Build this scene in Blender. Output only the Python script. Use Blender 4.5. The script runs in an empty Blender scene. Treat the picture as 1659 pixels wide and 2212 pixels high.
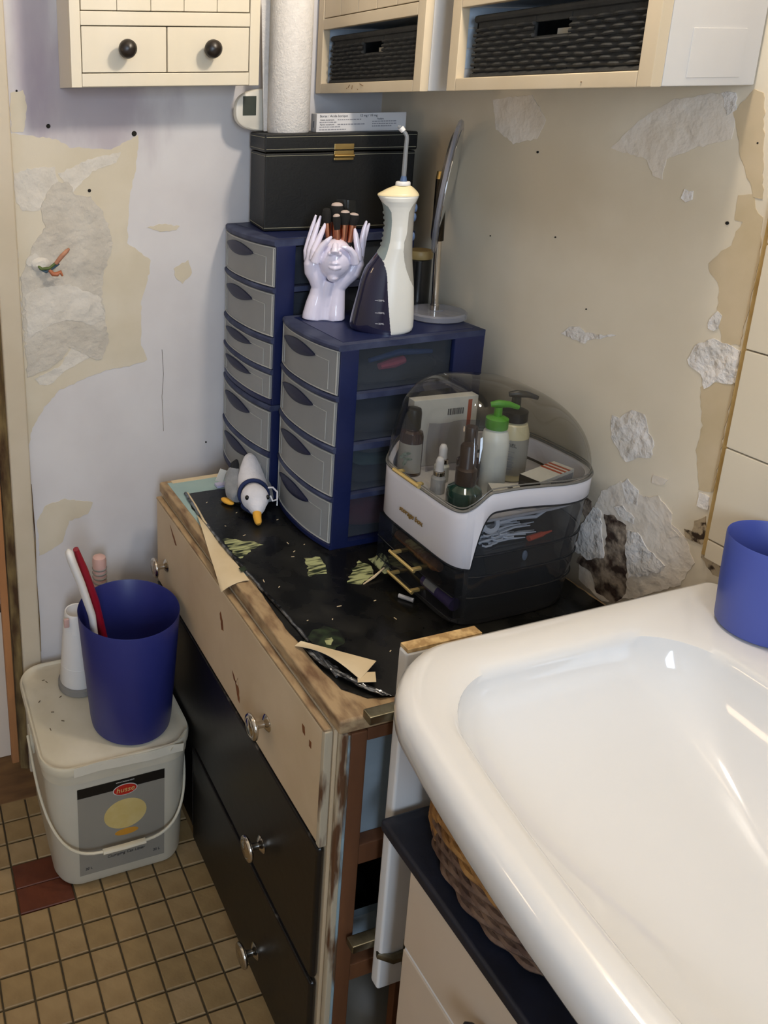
import bpy, bmesh, math, random
from mathutils import Vector, Matrix, noise
random.seed(11)
PI = math.pi
scn = bpy.context.scene
COL = scn.collection

# ---------------------------------------------------------------- camera
cam_d = bpy.data.cameras.new('camera')
cam = bpy.data.objects.new('camera', cam_d)
COL.objects.link(cam)
scn.camera = cam
cam_d.lens = 38.9346
cam_d.shift_x = 0.31667
cam_d.shift_y = -0.21909
cam.matrix_world = Matrix(((0.95506443, 0.09797497, -0.2797371, -1.02416),
                           (-0.29600492, 0.26667191, -0.91720618, -1.58969),
                           (-0.01526522, 0.95879455, 0.28368993, 1.49405),
                           (0, 0, 0, 1)))
cam_d.sensor_fit = 'HORIZONTAL'
cam_d.sensor_width = 36.0
cam_d.clip_start = 0.02
# ---------------------------------------------------------------- light, exposure
scn.view_settings.view_transform = 'Standard'
scn.view_settings.look = 'None'
scn.view_settings.gamma = 1.0
scn.view_settings.exposure = -0.18
scn.view_settings.use_curve_mapping = False
wd = bpy.data.worlds.new('room_air')
scn.world = wd
wd.use_nodes = True
wd.node_tree.nodes['Background'].inputs[0].default_value = (0.80, 0.82, 0.90, 1)
wd.node_tree.nodes['Background'].inputs[1].default_value = 0.05

def light(name, kind, loc, energy, color, size=0.1, size_y=None, aim=None):
    d = bpy.data.lights.new(name, kind)
    d.energy = energy
    d.color = color
    if kind == 'AREA':
        d.shape = 'RECTANGLE'
        d.size = size
        d.size_y = size_y or size
    else:
        d.shadow_soft_size = size
    o = bpy.data.objects.new(name, d)
    COL.objects.link(o)
    o.location = loc
    if aim is not None:
        o.rotation_euler = (Vector(aim) - Vector(loc)).to_track_quat('-Z', 'Y').to_euler()
    return o

# warm wall lamp beside the mirror above the basin, daylight window in the wall behind
light('basin_lamp', 'POINT', (-0.25, -0.80, 2.02), 20.5, (1.0, 0.885, 0.74), 0.055)
light('window_daylight', 'AREA', (-1.30, -2.86, 1.55), 37.0, (0.64, 0.79, 1.0), 0.45, 1.1, aim=(-0.7, 0, 1.2))

light('hall_lamp', 'POINT', (-1.62, -0.30, 1.45), 2.4, (1.0, 0.72, 0.45), 0.08)

# ---------------------------------------------------------------- helpers
def hexc(h):
    h = h.lstrip('#')
    r = []
    for i in (0, 2, 4):
        c = int(h[i:i + 2], 16) / 255
        r.append(c / 12.92 if c <= 0.04045 else ((c + 0.055) / 1.055) ** 2.4)
    return (r[0], r[1], r[2], 1.0)

MATS = {}
def mat(name, col, rough=0.5, metal=0.0, col2=None, vs=20.0, lo=0.35, hi=0.65, bump=0.0, bs=120.0, alpha=1.0,
        spec=0.5, trans=0.0, sss=0.0, coat=0.0, stretch=(1, 1, 1), detail=4.0, rough2=None, bdist=0.002, sheen=0.0):
    m = bpy.data.materials.new(name)
    m.use_nodes = True
    nt = m.node_tree
    b = nt.nodes['Principled BSDF']
    b.inputs['Base Color'].default_value = hexc(col)
    b.inputs['Roughness'].default_value = rough
    b.inputs['Metallic'].default_value = metal
    b.inputs['Alpha'].default_value = alpha
    b.inputs['Specular IOR Level'].default_value = spec
    b.inputs['Transmission Weight'].default_value = trans
    b.inputs['Coat Weight'].default_value = coat
    b.inputs['Sheen Weight'].default_value = sheen
    if sss:
        b.inputs['Subsurface Weight'].default_value = sss
        b.inputs['Subsurface Radius'].default_value = (0.01, 0.008, 0.006)
        b.inputs['Subsurface Scale'].default_value = 0.5
    tc = nt.nodes.new('ShaderNodeTexCoord')
    mp = nt.nodes.new('ShaderNodeMapping')
    mp.inputs['Scale'].default_value = stretch
    nt.links.new(tc.outputs['Object'], mp.inputs['Vector'])
    if col2:
        n = nt.nodes.new('ShaderNodeTexNoise')
        n.inputs['Scale'].default_value = vs
        n.inputs['Detail'].default_value = detail
        nt.links.new(mp.outputs[0], n.inputs['Vector'])
        r = nt.nodes.new('ShaderNodeValToRGB')
        r.color_ramp.elements[0].position = lo
        r.color_ramp.elements[1].position = hi
        r.color_ramp.elements[0].color = hexc(col)
        r.color_ramp.elements[1].color = hexc(col2)
        nt.links.new(n.outputs['Fac'], r.inputs['Fac'])
        nt.links.new(r.outputs['Color'], b.inputs['Base Color'])
        if rough2 is not None:
            mr = nt.nodes.new('ShaderNodeMapRange')
            mr.inputs['From Min'].default_value = lo
            mr.inputs['From Max'].default_value = hi
            mr.inputs['To Min'].default_value = rough
            mr.inputs['To Max'].default_value = rough2
            nt.links.new(n.outputs['Fac'], mr.inputs['Value'])
            nt.links.new(mr.outputs[0], b.inputs['Roughness'])
    if bump:
        n2 = nt.nodes.new('ShaderNodeTexNoise')
        n2.inputs['Scale'].default_value = bs
        n2.inputs['Detail'].default_value = 5.0
        nt.links.new(mp.outputs[0], n2.inputs['Vector'])
        bp = nt.nodes.new('ShaderNodeBump')
        bp.inputs['Strength'].default_value = bump
        bp.inputs['Distance'].default_value = bdist
        nt.links.new(n2.outputs['Fac'], bp.inputs['Height'])
        nt.links.new(bp.outputs[0], b.inputs['Normal'])
    MATS[name] = m
    return m

def clear_mat(name, tint, ior=1.45, rough=0.04, gloss=(1, 1, 1, 1), haze=0.0, hazecol='#808080'):
    """thin clear plastic sheet: tinted see-through with a surface reflection"""
    m = bpy.data.materials.new(name)
    m.use_nodes = True
    nt = m.node_tree
    out = nt.nodes['Material Output']
    nt.nodes.remove(nt.nodes['Principled BSDF'])
    t = nt.nodes.new('ShaderNodeBsdfTransparent')
    t.inputs[0].default_value = hexc(tint)
    g = nt.nodes.new('ShaderNodeBsdfGlossy')
    g.inputs['Roughness'].default_value = rough
    g.inputs['Color'].default_value = gloss
    lw = nt.nodes.new('ShaderNodeLayerWeight')
    lw.inputs['Blend'].default_value = 0.5
    pw = nt.nodes.new('ShaderNodeMath')
    pw.operation = 'POWER'
    pw.inputs[1].default_value = 4.0
    nt.links.new(lw.outputs['Facing'], pw.inputs[0])
    f = nt.nodes.new('ShaderNodeMath')
    f.operation = 'MULTIPLY_ADD'
    f.inputs[1].default_value = 0.6
    f.inputs[2].default_value = ((ior - 1) / (ior + 1)) ** 2
    nt.links.new(pw.outputs[0], f.inputs[0])
    mx = nt.nodes.new('ShaderNodeMixShader')
    nt.links.new(f.outputs[0], mx.inputs[0])
    if haze:  # reflected room light put in as a grey diffuse haze
        df = nt.nodes.new('ShaderNodeBsdfDiffuse')
        df.inputs[0].default_value = hexc(hazecol)
        mh = nt.nodes.new('ShaderNodeMixShader')
        mh.inputs[0].default_value = haze
        nt.links.new(t.outputs[0], mh.inputs[1])
        nt.links.new(df.outputs[0], mh.inputs[2])
        nt.links.new(mh.outputs[0], mx.inputs[1])
    else:
        nt.links.new(t.outputs[0], mx.inputs[1])
    nt.links.new(g.outputs[0], mx.inputs[2])
    nt.links.new(mx.outputs[0], out.inputs['Surface'])
    MATS[name] = m
    return m

class MB:
    def __init__(self):
        self.bm = bmesh.new()
        self.bev = False
    def _new(self, fn):
        nv = len(self.bm.verts)
        fn()
        self.bm.verts.ensure_lookup_table()
        return self.bm.verts[nv:]
    def box(self, x0, x1, y0, y1, z0, z1, bev=0.0, seg=2, M=None):
        t = bmesh.new()
        bmesh.ops.create_cube(t, size=1.0)
        sx, sy, sz = abs(x1 - x0), abs(y1 - y0), abs(z1 - z0)
        for v in t.verts:
            v.co = Vector((v.co.x * sx, v.co.y * sy, v.co.z * sz))
        if bev > 0:
            self.bev = True
            bmesh.ops.bevel(t, geom=t.edges[:], offset=min(bev, 0.49 * min(sx, sy, sz)), segments=seg, affect='EDGES', profile=0.5)
        c = Vector(((x0 + x1) / 2, (y0 + y1) / 2, (z0 + z1) / 2))
        for v in t.verts:
            v.co = v.co + c
            if M is not None:
                v.co = M @ v.co
        self.join(t)
        return self
    def join(self, t):
        vm = {}
        for v in t.verts:
            vm[v] = self.bm.verts.new(v.co)
        for f in t.faces:
            try:
                self.bm.faces.new([vm[v] for v in f.verts])
            except ValueError:
                pass
        t.free()
    def loft(self, rings, cap0=True, cap1=True, closed=False):
        vs = [[self.bm.verts.new(Vector(p)) for p in r] for r in rings]
        n = len(vs[0])
        m = len(vs)
        for i in range(m if closed else m - 1):
            a, b = vs[i], vs[(i + 1) % m]
            for j in range(n):
                k = (j + 1) % n
                self.bm.faces.new((a[j], a[k], b[k], b[j]))
        if not closed:
            if cap0:
                self.bm.faces.new(vs[0][::-1])
            if cap1:
                self.bm.faces.new(vs[-1])
        return self
    def lathe(self, prof, c=(0, 0, 0), seg=32, sx=1.0, sy=1.0, cap0=True, cap1=True, M=None):
        rings = []
        for r, z in prof:
            r = max(r, 1e-5)
            ring = [Vector((math.cos(2 * PI * k / seg) * r * sx, math.sin(2 * PI * k / seg) * r * sy, z)) for k in range(seg)]
            if M is not None:
                ring = [M @ p for p in ring]
            rings.append([p + Vector(c) for p in ring])
        return self.loft(rings, cap0, cap1)
    def tube(self, pts, rad, seg=8, closed=False, flat=1.0):
        pts = [Vector(p) for p in pts]
        n = len(pts)
        if not hasattr(rad, '__len__'):
            rad = [rad] * n
        rings = []
        up = None
        for i, p in enumerate(pts):
            if closed:
                d = (pts[(i + 1) % n] - pts[i - 1]).normalized()
            else:
                d = (pts[min(i + 1, n - 1)] - pts[max(i - 1, 0)]).normalized()
            if up is None:
                up = Vector((0, 0, 1)) if abs(d.z) < 0.9 else Vector((1, 0, 0))
            s = d.cross(up).normalized()
            up = s.cross(d).normalized()
            rings.append([p + (s * math.cos(2 * PI * k / seg) + up * math.sin(2 * PI * k / seg) * flat) * rad[i] for k in range(seg)])
        return self.loft(rings, closed=closed)
    def prism(self, poly, axis, a, b):
        """poly: 2D points in the two other axes (kept in x,y,z order), extruded from a to b along axis"""
        def P(p, t):
            if axis == 0: return (t, p[0], p[1])
            if axis == 1: return (p[0], t, p[1])
            return (p[0], p[1], t)
        t = bmesh.new()
        n = len(poly)
        lo = [t.verts.new(P(p, a)) for p in poly]
        hi = [t.verts.new(P(p, b)) for p in poly]
        for i in range(n):
            k = (i + 1) % n
            t.faces.new((lo[i], lo[k], hi[k], hi[i]))
        for ring in (lo, hi):
            es = []
            for i in range(n):
                e = t.edges.get((ring[i], ring[(i + 1) % n]))
                es.append(e)
            bmesh.ops.triangle_fill(t, use_beauty=True, use_dissolve=False, edges=es)
        self.join(t)
        return self
    def ell(self, c, r, M=None, seg=20, rings=12):
        prof = []
        for i in range(rings + 1):
            a = -PI / 2 + PI * i / rings
            prof.append((math.cos(a), math.sin(a)))
        rr = []
        for q, z in prof:
            q = max(q, 1e-4)
            ring = [Vector((math.cos(2 * PI * k / seg) * q * r[0], math.sin(2 * PI * k / seg) * q * r[1], z * r[2])) for k in range(seg)]
            if M is not None:
                ring = [M @ p for p in ring]
            rr.append([p + Vector(c) for p in ring])
        return self.loft(rr)
    def grid(self, fn, nu, nv, thick=0.0):
        """sheet of nu x nv quads, fn(u,v) in 0..1 gives a point; thick gives it a back face"""
        def layer(off):
            return [[self.bm.verts.new(Vector(fn(i / nu, j / nv)) + off) for j in range(nv + 1)] for i in range(nu + 1)]
        A = layer(Vector((0, 0, 0)))
        for i in range(nu):
            for j in range(nv):
                self.bm.faces.new((A[i][j], A[i + 1][j], A[i + 1][j + 1], A[i][j + 1]))
        if thick:
            off = Vector(thick) if hasattr(thick, '__len__') else Vector((0, 0, -thick))
            B = layer(off)
            for i in range(nu):
                for j in range(nv):
                    self.bm.faces.new((B[i][j], B[i][j + 1], B[i + 1][j + 1], B[i + 1][j]))
            for i in range(nu):
                self.bm.faces.new((A[i][0], B[i][0], B[i + 1][0], A[i + 1][0]))
                self.bm.faces.new((A[i][nv], A[i + 1][nv], B[i + 1][nv], B[i][nv]))
            for j in range(nv):
                self.bm.faces.new((A[0][j], A[0][j + 1], B[0][j + 1], B[0][j]))
                self.bm.faces.new((A[nu][j], B[nu][j], B[nu][j + 1], A[nu][j + 1]))
        return self
    def xf(self, M):
        for v in self.bm.verts:
            v.co = M @ v.co
        return self

ORG = {}
def build(mb, name, material, parent=None, smooth=35, label=None):
    me = bpy.data.meshes.new(name)
    org = ORG[parent.name] if parent is not None else Vector((0, 0, 0))
    for v in mb.bm.verts:
        v.co = v.co - org
    bmesh.ops.recalc_face_normals(mb.bm, faces=mb.bm.faces[:])
    mb.bm.to_mesh(me)
    mb.bm.free()
    if smooth:
        for p in me.polygons:
            p.use_smooth = True
        me.set_sharp_from_angle(angle=math.radians(smooth))
    me.materials.append(MATS[material] if isinstance(material, str) else material)
    o = bpy.data.objects.new(name, me)
    COL.objects.link(o)
    if mb.bev and smooth:
        wn = o.modifiers.new('weighted_normals', 'WEIGHTED_NORMAL')
        wn.keep_sharp = True
    if parent is not None:
        o.parent = parent
    ORG[o.name] = org
    if label:
        o['label'] = label
    return o

def thing(name, label, cat, loc=(0, 0, 0), group=None, kind=None):
    o = bpy.data.objects.new(name, None)
    COL.objects.link(o)
    o.empty_display_size = 0.02
    o.location = loc
    o['label'] = label
    o['category'] = cat
    if group: o['group'] = group
    if kind: o['kind'] = kind
    ORG[o.name] = Vector(loc)
    return o

def solo(mb, name, material, label, cat, group=None, smooth=35):
    """one-mesh thing with its origin at its base"""
    co = [v.co.copy() for v in mb.bm.verts]
    c = Vector(((min(p.x for p in co) + max(p.x for p in co)) / 2, (min(p.y for p in co) + max(p.y for p in co)) / 2, min(p.z for p in co)))
    for v in mb.bm.verts:
        v.co = v.co - c
    o = build(mb, name, material, None, smooth)
    o.location = c
    ORG[o.name] = c
    o['label'] = label
    o['category'] = cat
    if group: o['group'] = group
    return o

def struct(mb, name, material, smooth=0, label=None, cat=None):
    o = build(mb, name, material, None, smooth)
    o['kind'] = 'structure'
    if label: o['label'] = label
    if cat: o['category'] = cat
    return o

def text(body, size, M, name, material, parent, depth=0.0003, shear=0.0, sx=1.0):
    cu = bpy.data.curves.new('lettering', 'FONT')
    cu.body = body
    cu.size = size
    cu.extrude = depth
    cu.align_x = 'CENTER'
    cu.align_y = 'CENTER'
    cu.shear = shear
    to = bpy.data.objects.new('lettering', cu)
    me = bpy.data.meshes.new_from_object(to)
    bpy.data.objects.remove(to)
    bpy.data.curves.remove(cu)
    org = ORG[parent.name]
    for v in me.vertices:
        v.co = (M @ Vector((v.co.x * sx, v.co.y, v.co.z))) - org
    me.materials.clear()
    me.materials.append(MATS[material])
    me.name = name
    o = bpy.data.objects.new(name, me)
    COL.objects.link(o)
    o.parent = parent
    ORG[o.name] = org
    return o

def frame(right, up, origin):
    """matrix whose x runs along right, y along up, z out of the page"""
    r = Vector(right).normalized()
    u = Vector(up)
    u = (u - r * u.dot(r)).normalized()
    n = r.cross(u)
    m = Matrix((r, u, n)).transposed().to_4x4()
    m.translation = Vector(origin)
    return m

def rz(deg, c):
    return Matrix.Translation(Vector(c)) @ Matrix.Rotation(math.radians(deg), 4, 'Z') @ Matrix.Translation(-Vector(c))

def rrect(x0, x1, y0, y1, r, n=6):
    """rounded rectangle outline, counter-clockwise; r = one radius or (x1y1, x0y1, x0y0, x1y0)"""
    if not hasattr(r, '__len__'): r = (r, r, r, r)
    out = []
    for (cx, cy, a0, q) in ((x1, y1, 0, r[0]), (x0, y1, 90, r[1]), (x0, y0, 180, r[2]), (x1, y0, 270, r[3])):
        sx = -1 if cx == x1 else 1
        sy = -1 if cy == y1 else 1
        for k in range(n + 1):
            a = math.radians(a0 + 90 * k / n)
            out.append((cx + sx * q + math.cos(a) * q, cy + sy * q + math.sin(a) * q))
    return out

def smoothstep(t):
    t = max(0.0, min(1.0, t))
    return t * t * (3 - 2 * t)

def ragged(poly, step, amp, seed):
    """polygon outline broken up into small irregular steps"""
    rnd = random.Random(seed)
    out = []
    n = len(poly)
    for i in range(n):
        a = Vector((poly[i][0], poly[i][1]))
        b = Vector((poly[(i + 1) % n][0], poly[(i + 1) % n][1]))
        L = (b - a).length
        k = max(1, int(L / step))
        nr = Vector((-(b - a).y, (b - a).x)).normalized() if L > 0 else Vector((0, 0))
        for j in range(k):
            t = j / k
            out.append(tuple(a.lerp(b, t) + nr * rnd.uniform(-amp, amp)))
    return out

# ---------------------------------------------------------------- materials
def add_stain_or_shade(m, c, h, col, amt, ax, nscale=14.0, soft=0.35, warp=0.6, stretch=(1, 1, 1)):
    """paint or damp mark, or painted-in shade, with its own place on the wall: centre c, half size h in the wall's two axes"""
    nt = m.node_tree
    b = nt.nodes['Principled BSDF']
    tc = nt.nodes.new('ShaderNodeTexCoord')
    mp = nt.nodes.new('ShaderNodeMapping')
    mp.inputs['Scale'].default_value = stretch
    nt.links.new(tc.outputs['Object'], mp.inputs['Vector'])
    sep = nt.nodes.new('ShaderNodeSeparateXYZ')
    nt.links.new(tc.outputs['Object'], sep.inputs[0])
    n = nt.nodes.new('ShaderNodeTexNoise')
    n.inputs['Scale'].default_value = nscale
    n.inputs['Detail'].default_value = 5
    nt.links.new(mp.outputs[0], n.inputs['Vector'])
    def mth(op, a, bb=None):
        q = nt.nodes.new('ShaderNodeMath')
        q.operation = op
        for i, s in enumerate((a, bb)):
            if s is None: continue
            if isinstance(s, (int, float)): q.inputs[i].default_value = s
            else: nt.links.new(s, q.inputs[i])
        return q.outputs[0]
    ds = []
    for k in range(2):
        d = mth('ABSOLUTE', mth('SUBTRACT', sep.outputs[ax[k]], c[k]))
        ds.append(mth('DIVIDE', d, h[k]))
    d = mth('SQRT', mth('ADD', mth('POWER', ds[0], 2.0), mth('POWER', ds[1], 2.0)))
    d = mth('ADD', d, mth('MULTIPLY', mth('SUBTRACT', n.outputs['Fac'], 0.5), warp * 2))
    mr = nt.nodes.new('ShaderNodeMapRange')
    mr.interpolation_type = 'SMOOTHSTEP'
    mr.inputs['From Min'].default_value = 1.0 - soft
    mr.inputs['From Max'].default_value = 1.0 + soft
    mr.inputs['To Min'].default_value = amt
    mr.inputs['To Max'].default_value = 0.0
    nt.links.new(d, mr.inputs['Value'])
    mx = nt.nodes.new('ShaderNodeMix')
    mx.data_type = 'RGBA'
    nt.links.new(mr.outputs[0], mx.inputs['Factor'])
    old = b.inputs['Base Color'].links
    if old:
        nt.links.new(old[0].from_socket, mx.inputs[6])
    else:
        mx.inputs[6].default_value = b.inputs['Base Color'].default_value
    mx.inputs[7].default_value = hexc(col)
    nt.links.new(mx.outputs[2], b.inputs['Base Color'])

mat('wall_back_paint', '#cdc9c9', 0.75, col2='#d5d2d2', vs=6, bump=0.15, bs=40)
add_stain_or_shade(MATS['wall_back_paint'], (-0.62, 1.52), (0.13, 0.14), '#988a96', 0.6, (0, 2), 16, 0.5, 0.9, (1, 1, 0.35))
add_stain_or_shade(MATS['wall_back_paint'], (-0.735, 1.62), (0.035, 0.2), '#958798', 0.55, (0, 2), 22, 0.5, 0.7, (1, 1, 0.25))
mat('wall_right_paint', '#e4d8c2', 0.7, col2='#dccfb7', vs=5, bump=0.15, bs=30)
add_stain_or_shade(MATS['wall_right_paint'], (-0.42, 1.36), (0.30, 0.10), '#b8a585', 0.5, (1, 2), 6, 0.6, 0.6)  # brown tone paints in the shade below the wall cabinets
add_stain_or_shade(MATS['wall_right_paint'], (-0.66, 0.77), (0.16, 0.10), '#8e7f6c', 0.75, (1, 2), 14, 0.5, 0.8)
mat('wall_plain', '#d0cdc8', 0.8)
mat('ceiling_paint', '#e4dccf', 0.8)
mat('cream', '#d2c8b4', 0.7, col2='#cabfa8', vs=9, bump=0.15, bs=60)
mat('plaster', '#cac3b7', 0.9, col2='#bdb5a8', vs=14, bump=1.0, bs=30, bdist=0.009)
mat('filler', '#d6d0c6', 0.85, col2='#cdc6ba', vs=20, bump=0.9, bs=26, bdist=0.010)
mat('tan', '#ceba99', 0.7, col2='#c4b08c', vs=14, bump=0.2, bs=40)
mat('chip', '#e8e1da', 0.9, col2='#d8d1c8', vs=24, bump=1.0, bs=40, bdist=0.012)
mat('pale', '#e4dacd', 0.85, col2='#dccfbd', vs=14, bump=0.8, bs=30, bdist=0.008)
mat('mould', '#a08f7c', 0.95, col2='#3c2a20', vs=45, lo=0.40, hi=0.60, bump=1.0, bs=60, bdist=0.006)
mat('mouldspots', '#b6a488', 0.95, col2='#3a2a1c', vs=70, lo=0.48, hi=0.58, bump=0.8, bs=90, bdist=0.004)
mat('grout', '#3d3220', 0.95, col2='#4d4029', vs=40)
mat('tile_a', '#9a8058', 0.55, col2='#8a704a', vs=22, bump=0.25, bs=150)
mat('tile_b', '#937950', 0.55, col2='#856c46', vs=26, bump=0.25, bs=150)
mat('tile_c', '#a08660', 0.55, col2='#917852', vs=20, bump=0.25, bs=150)
mat('tile_red', '#5e2a12', 0.5, col2='#52220d', vs=20, bump=0.2, bs=120)
mat('wall_tile', '#e2d6bf', 0.25, col2='#ddd0b8', vs=3)
mat('tile_adhesive', '#b89a63', 0.9, col2='#a5854c', vs=30, bump=0.6, bs=60)
mat('trim_paint', '#c9bda8', 0.5, col2='#c1b49d', vs=8)
mat('rotten_wood', '#4a3219', 0.9, col2='#8a7448', vs=40, bump=1.0, bs=50, bdist=0.006, stretch=(1, 1, 0.25))
mat('bare_wood', '#b07a4c', 0.7, col2='#9d6a40', vs=30, stretch=(1, 1, 0.1))
mat('threshold_wood', '#5b3f24', 0.8, col2='#7b5a34', vs=24, bump=0.4, bs=60, stretch=(0.3, 1, 1))
mat('white_board', '#e6d5c2', 0.5)
mat('white_plastic', '#e4e2e0', 0.35)
mat('dark_hole', '#15110c', 0.9)
mat('copper_wire', '#b06a48', 0.4, col2='#a05a38', vs=60)
mat('wire_tape', '#c08a6a', 0.6, col2='#a87258', vs=50)
mat('blue_wire', '#3f5a6a', 0.5)
mat('green_wire', '#5a6a3a', 0.5)

# ---------------------------------------------------------------- wall data (x/z on the back wall, y/z on the right wall, x/y on the dresser top)
BACK_PATCHES = [('paint_patch', 'cream', 1, [(-0.7862, 1.4349), (-0.7012, 1.4224), (-0.6751, 1.4063), (-0.5931, 1.4003), (-0.5365, 1.4248), (-0.5452, 1.3562), (-0.5586, 1.3027), (-0.5643, 1.2155), (-0.516, 1.1773), (-0.5193, 1.1507), (-0.537, 1.094), (-0.5385, 0.9998), (-0.5258, 0.9649), (-0.5595, 0.9564), (-0.6148, 0.9524), (-0.6547, 0.9418), (-0.7141, 0.9215), (-0.7495, 0.8874), (-0.7757, 0.845), (-0.7853, 0.8102), (-0.7886, 0.8722), (-0.7843, 1.0681), (-0.7864, 1.3139)]),
 ('plaster_patch', 'plaster', 3, [(-0.7067, 1.3407), (-0.6777, 1.3421), (-0.6695, 1.317), (-0.6375, 1.3111), (-0.6167, 1.2875), (-0.6018, 1.2503), (-0.595, 1.2175), (-0.6035, 1.1854), (-0.6168, 1.1581), (-0.6201, 1.1107), (-0.6137, 1.0617), (-0.6082, 1.0119), (-0.624, 0.9786), (-0.6436, 0.9807), (-0.6674, 0.9982), (-0.6911, 1.0105), (-0.7064, 0.9875), (-0.7409, 0.9666), (-0.7793, 0.9561), (-0.781, 1.0102), (-0.782, 1.0774), (-0.7818, 1.1614), (-0.7663, 1.1969), (-0.7508, 1.2321), (-0.7269, 1.2576), (-0.735, 1.276), (-0.7359, 1.2938), (-0.7239, 1.3196)]),
 ('filler_patch', 'filler', 2, [(-0.7837, 1.3613), (-0.7569, 1.3688), (-0.7053, 1.3711), (-0.7004, 1.3405), (-0.7239, 1.3196), (-0.7388, 1.2895), (-0.77, 1.2911), (-0.7847, 1.3138)]),
 ('filler_patch', 'filler', 2, [(-0.6996, 1.3579), (-0.6397, 1.3818), (-0.5727, 1.3944), (-0.5844, 1.3754), (-0.6312, 1.3596), (-0.6597, 1.3343), (-0.6742, 1.3155), (-0.6868, 1.3399)]),
 ('filler_patch', 'filler', 2, [(-0.7654, 0.9516), (-0.7119, 0.9733), (-0.6863, 1.01), (-0.6484, 0.9842), (-0.7027, 0.9623), (-0.7328, 0.9358), (-0.7566, 0.9366)]),
 ('filler_patch', 'filler', 4, [(-0.7775, 1.124), (-0.7418, 1.1397), (-0.6858, 1.1399), (-0.6249, 1.1111), (-0.6157, 1.0619), (-0.6412, 1.0545), (-0.6887, 1.0687), (-0.7364, 1.0588), (-0.7748, 1.0385)]),
 ('filler_patch', 'filler', 4, [(-0.7708, 1.1972), (-0.752, 1.2095), (-0.7408, 1.1969), (-0.7534, 1.1822), (-0.767, 1.1832)]),
 ('paint_patch', 'cream', 1, [(-0.777, 0.6328), (-0.7553, 0.6674), (-0.7148, 0.6737), (-0.6542, 0.6559), (-0.6654, 0.63), (-0.7069, 0.6205), (-0.7242, 0.5732), (-0.7556, 0.5565), (-0.7762, 0.5491)]),
 ('paint_patch', 'cream', 1, [(-0.522, 1.2456), (-0.4905, 1.2494), (-0.4528, 1.2434), (-0.4608, 1.2354), (-0.4956, 1.2347)]),
 ('paint_patch', 'cream', 1, [(-0.4662, 1.1564), (-0.4357, 1.1717), (-0.4255, 1.1437), (-0.4459, 1.1237), (-0.4632, 1.1368)]),
 ('paint_patch', 'cream', 1, [(-0.7819, 1.5072), (-0.7595, 1.511), (-0.7508, 1.4822), (-0.762, 1.4359), (-0.7844, 1.4365)])]
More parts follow.
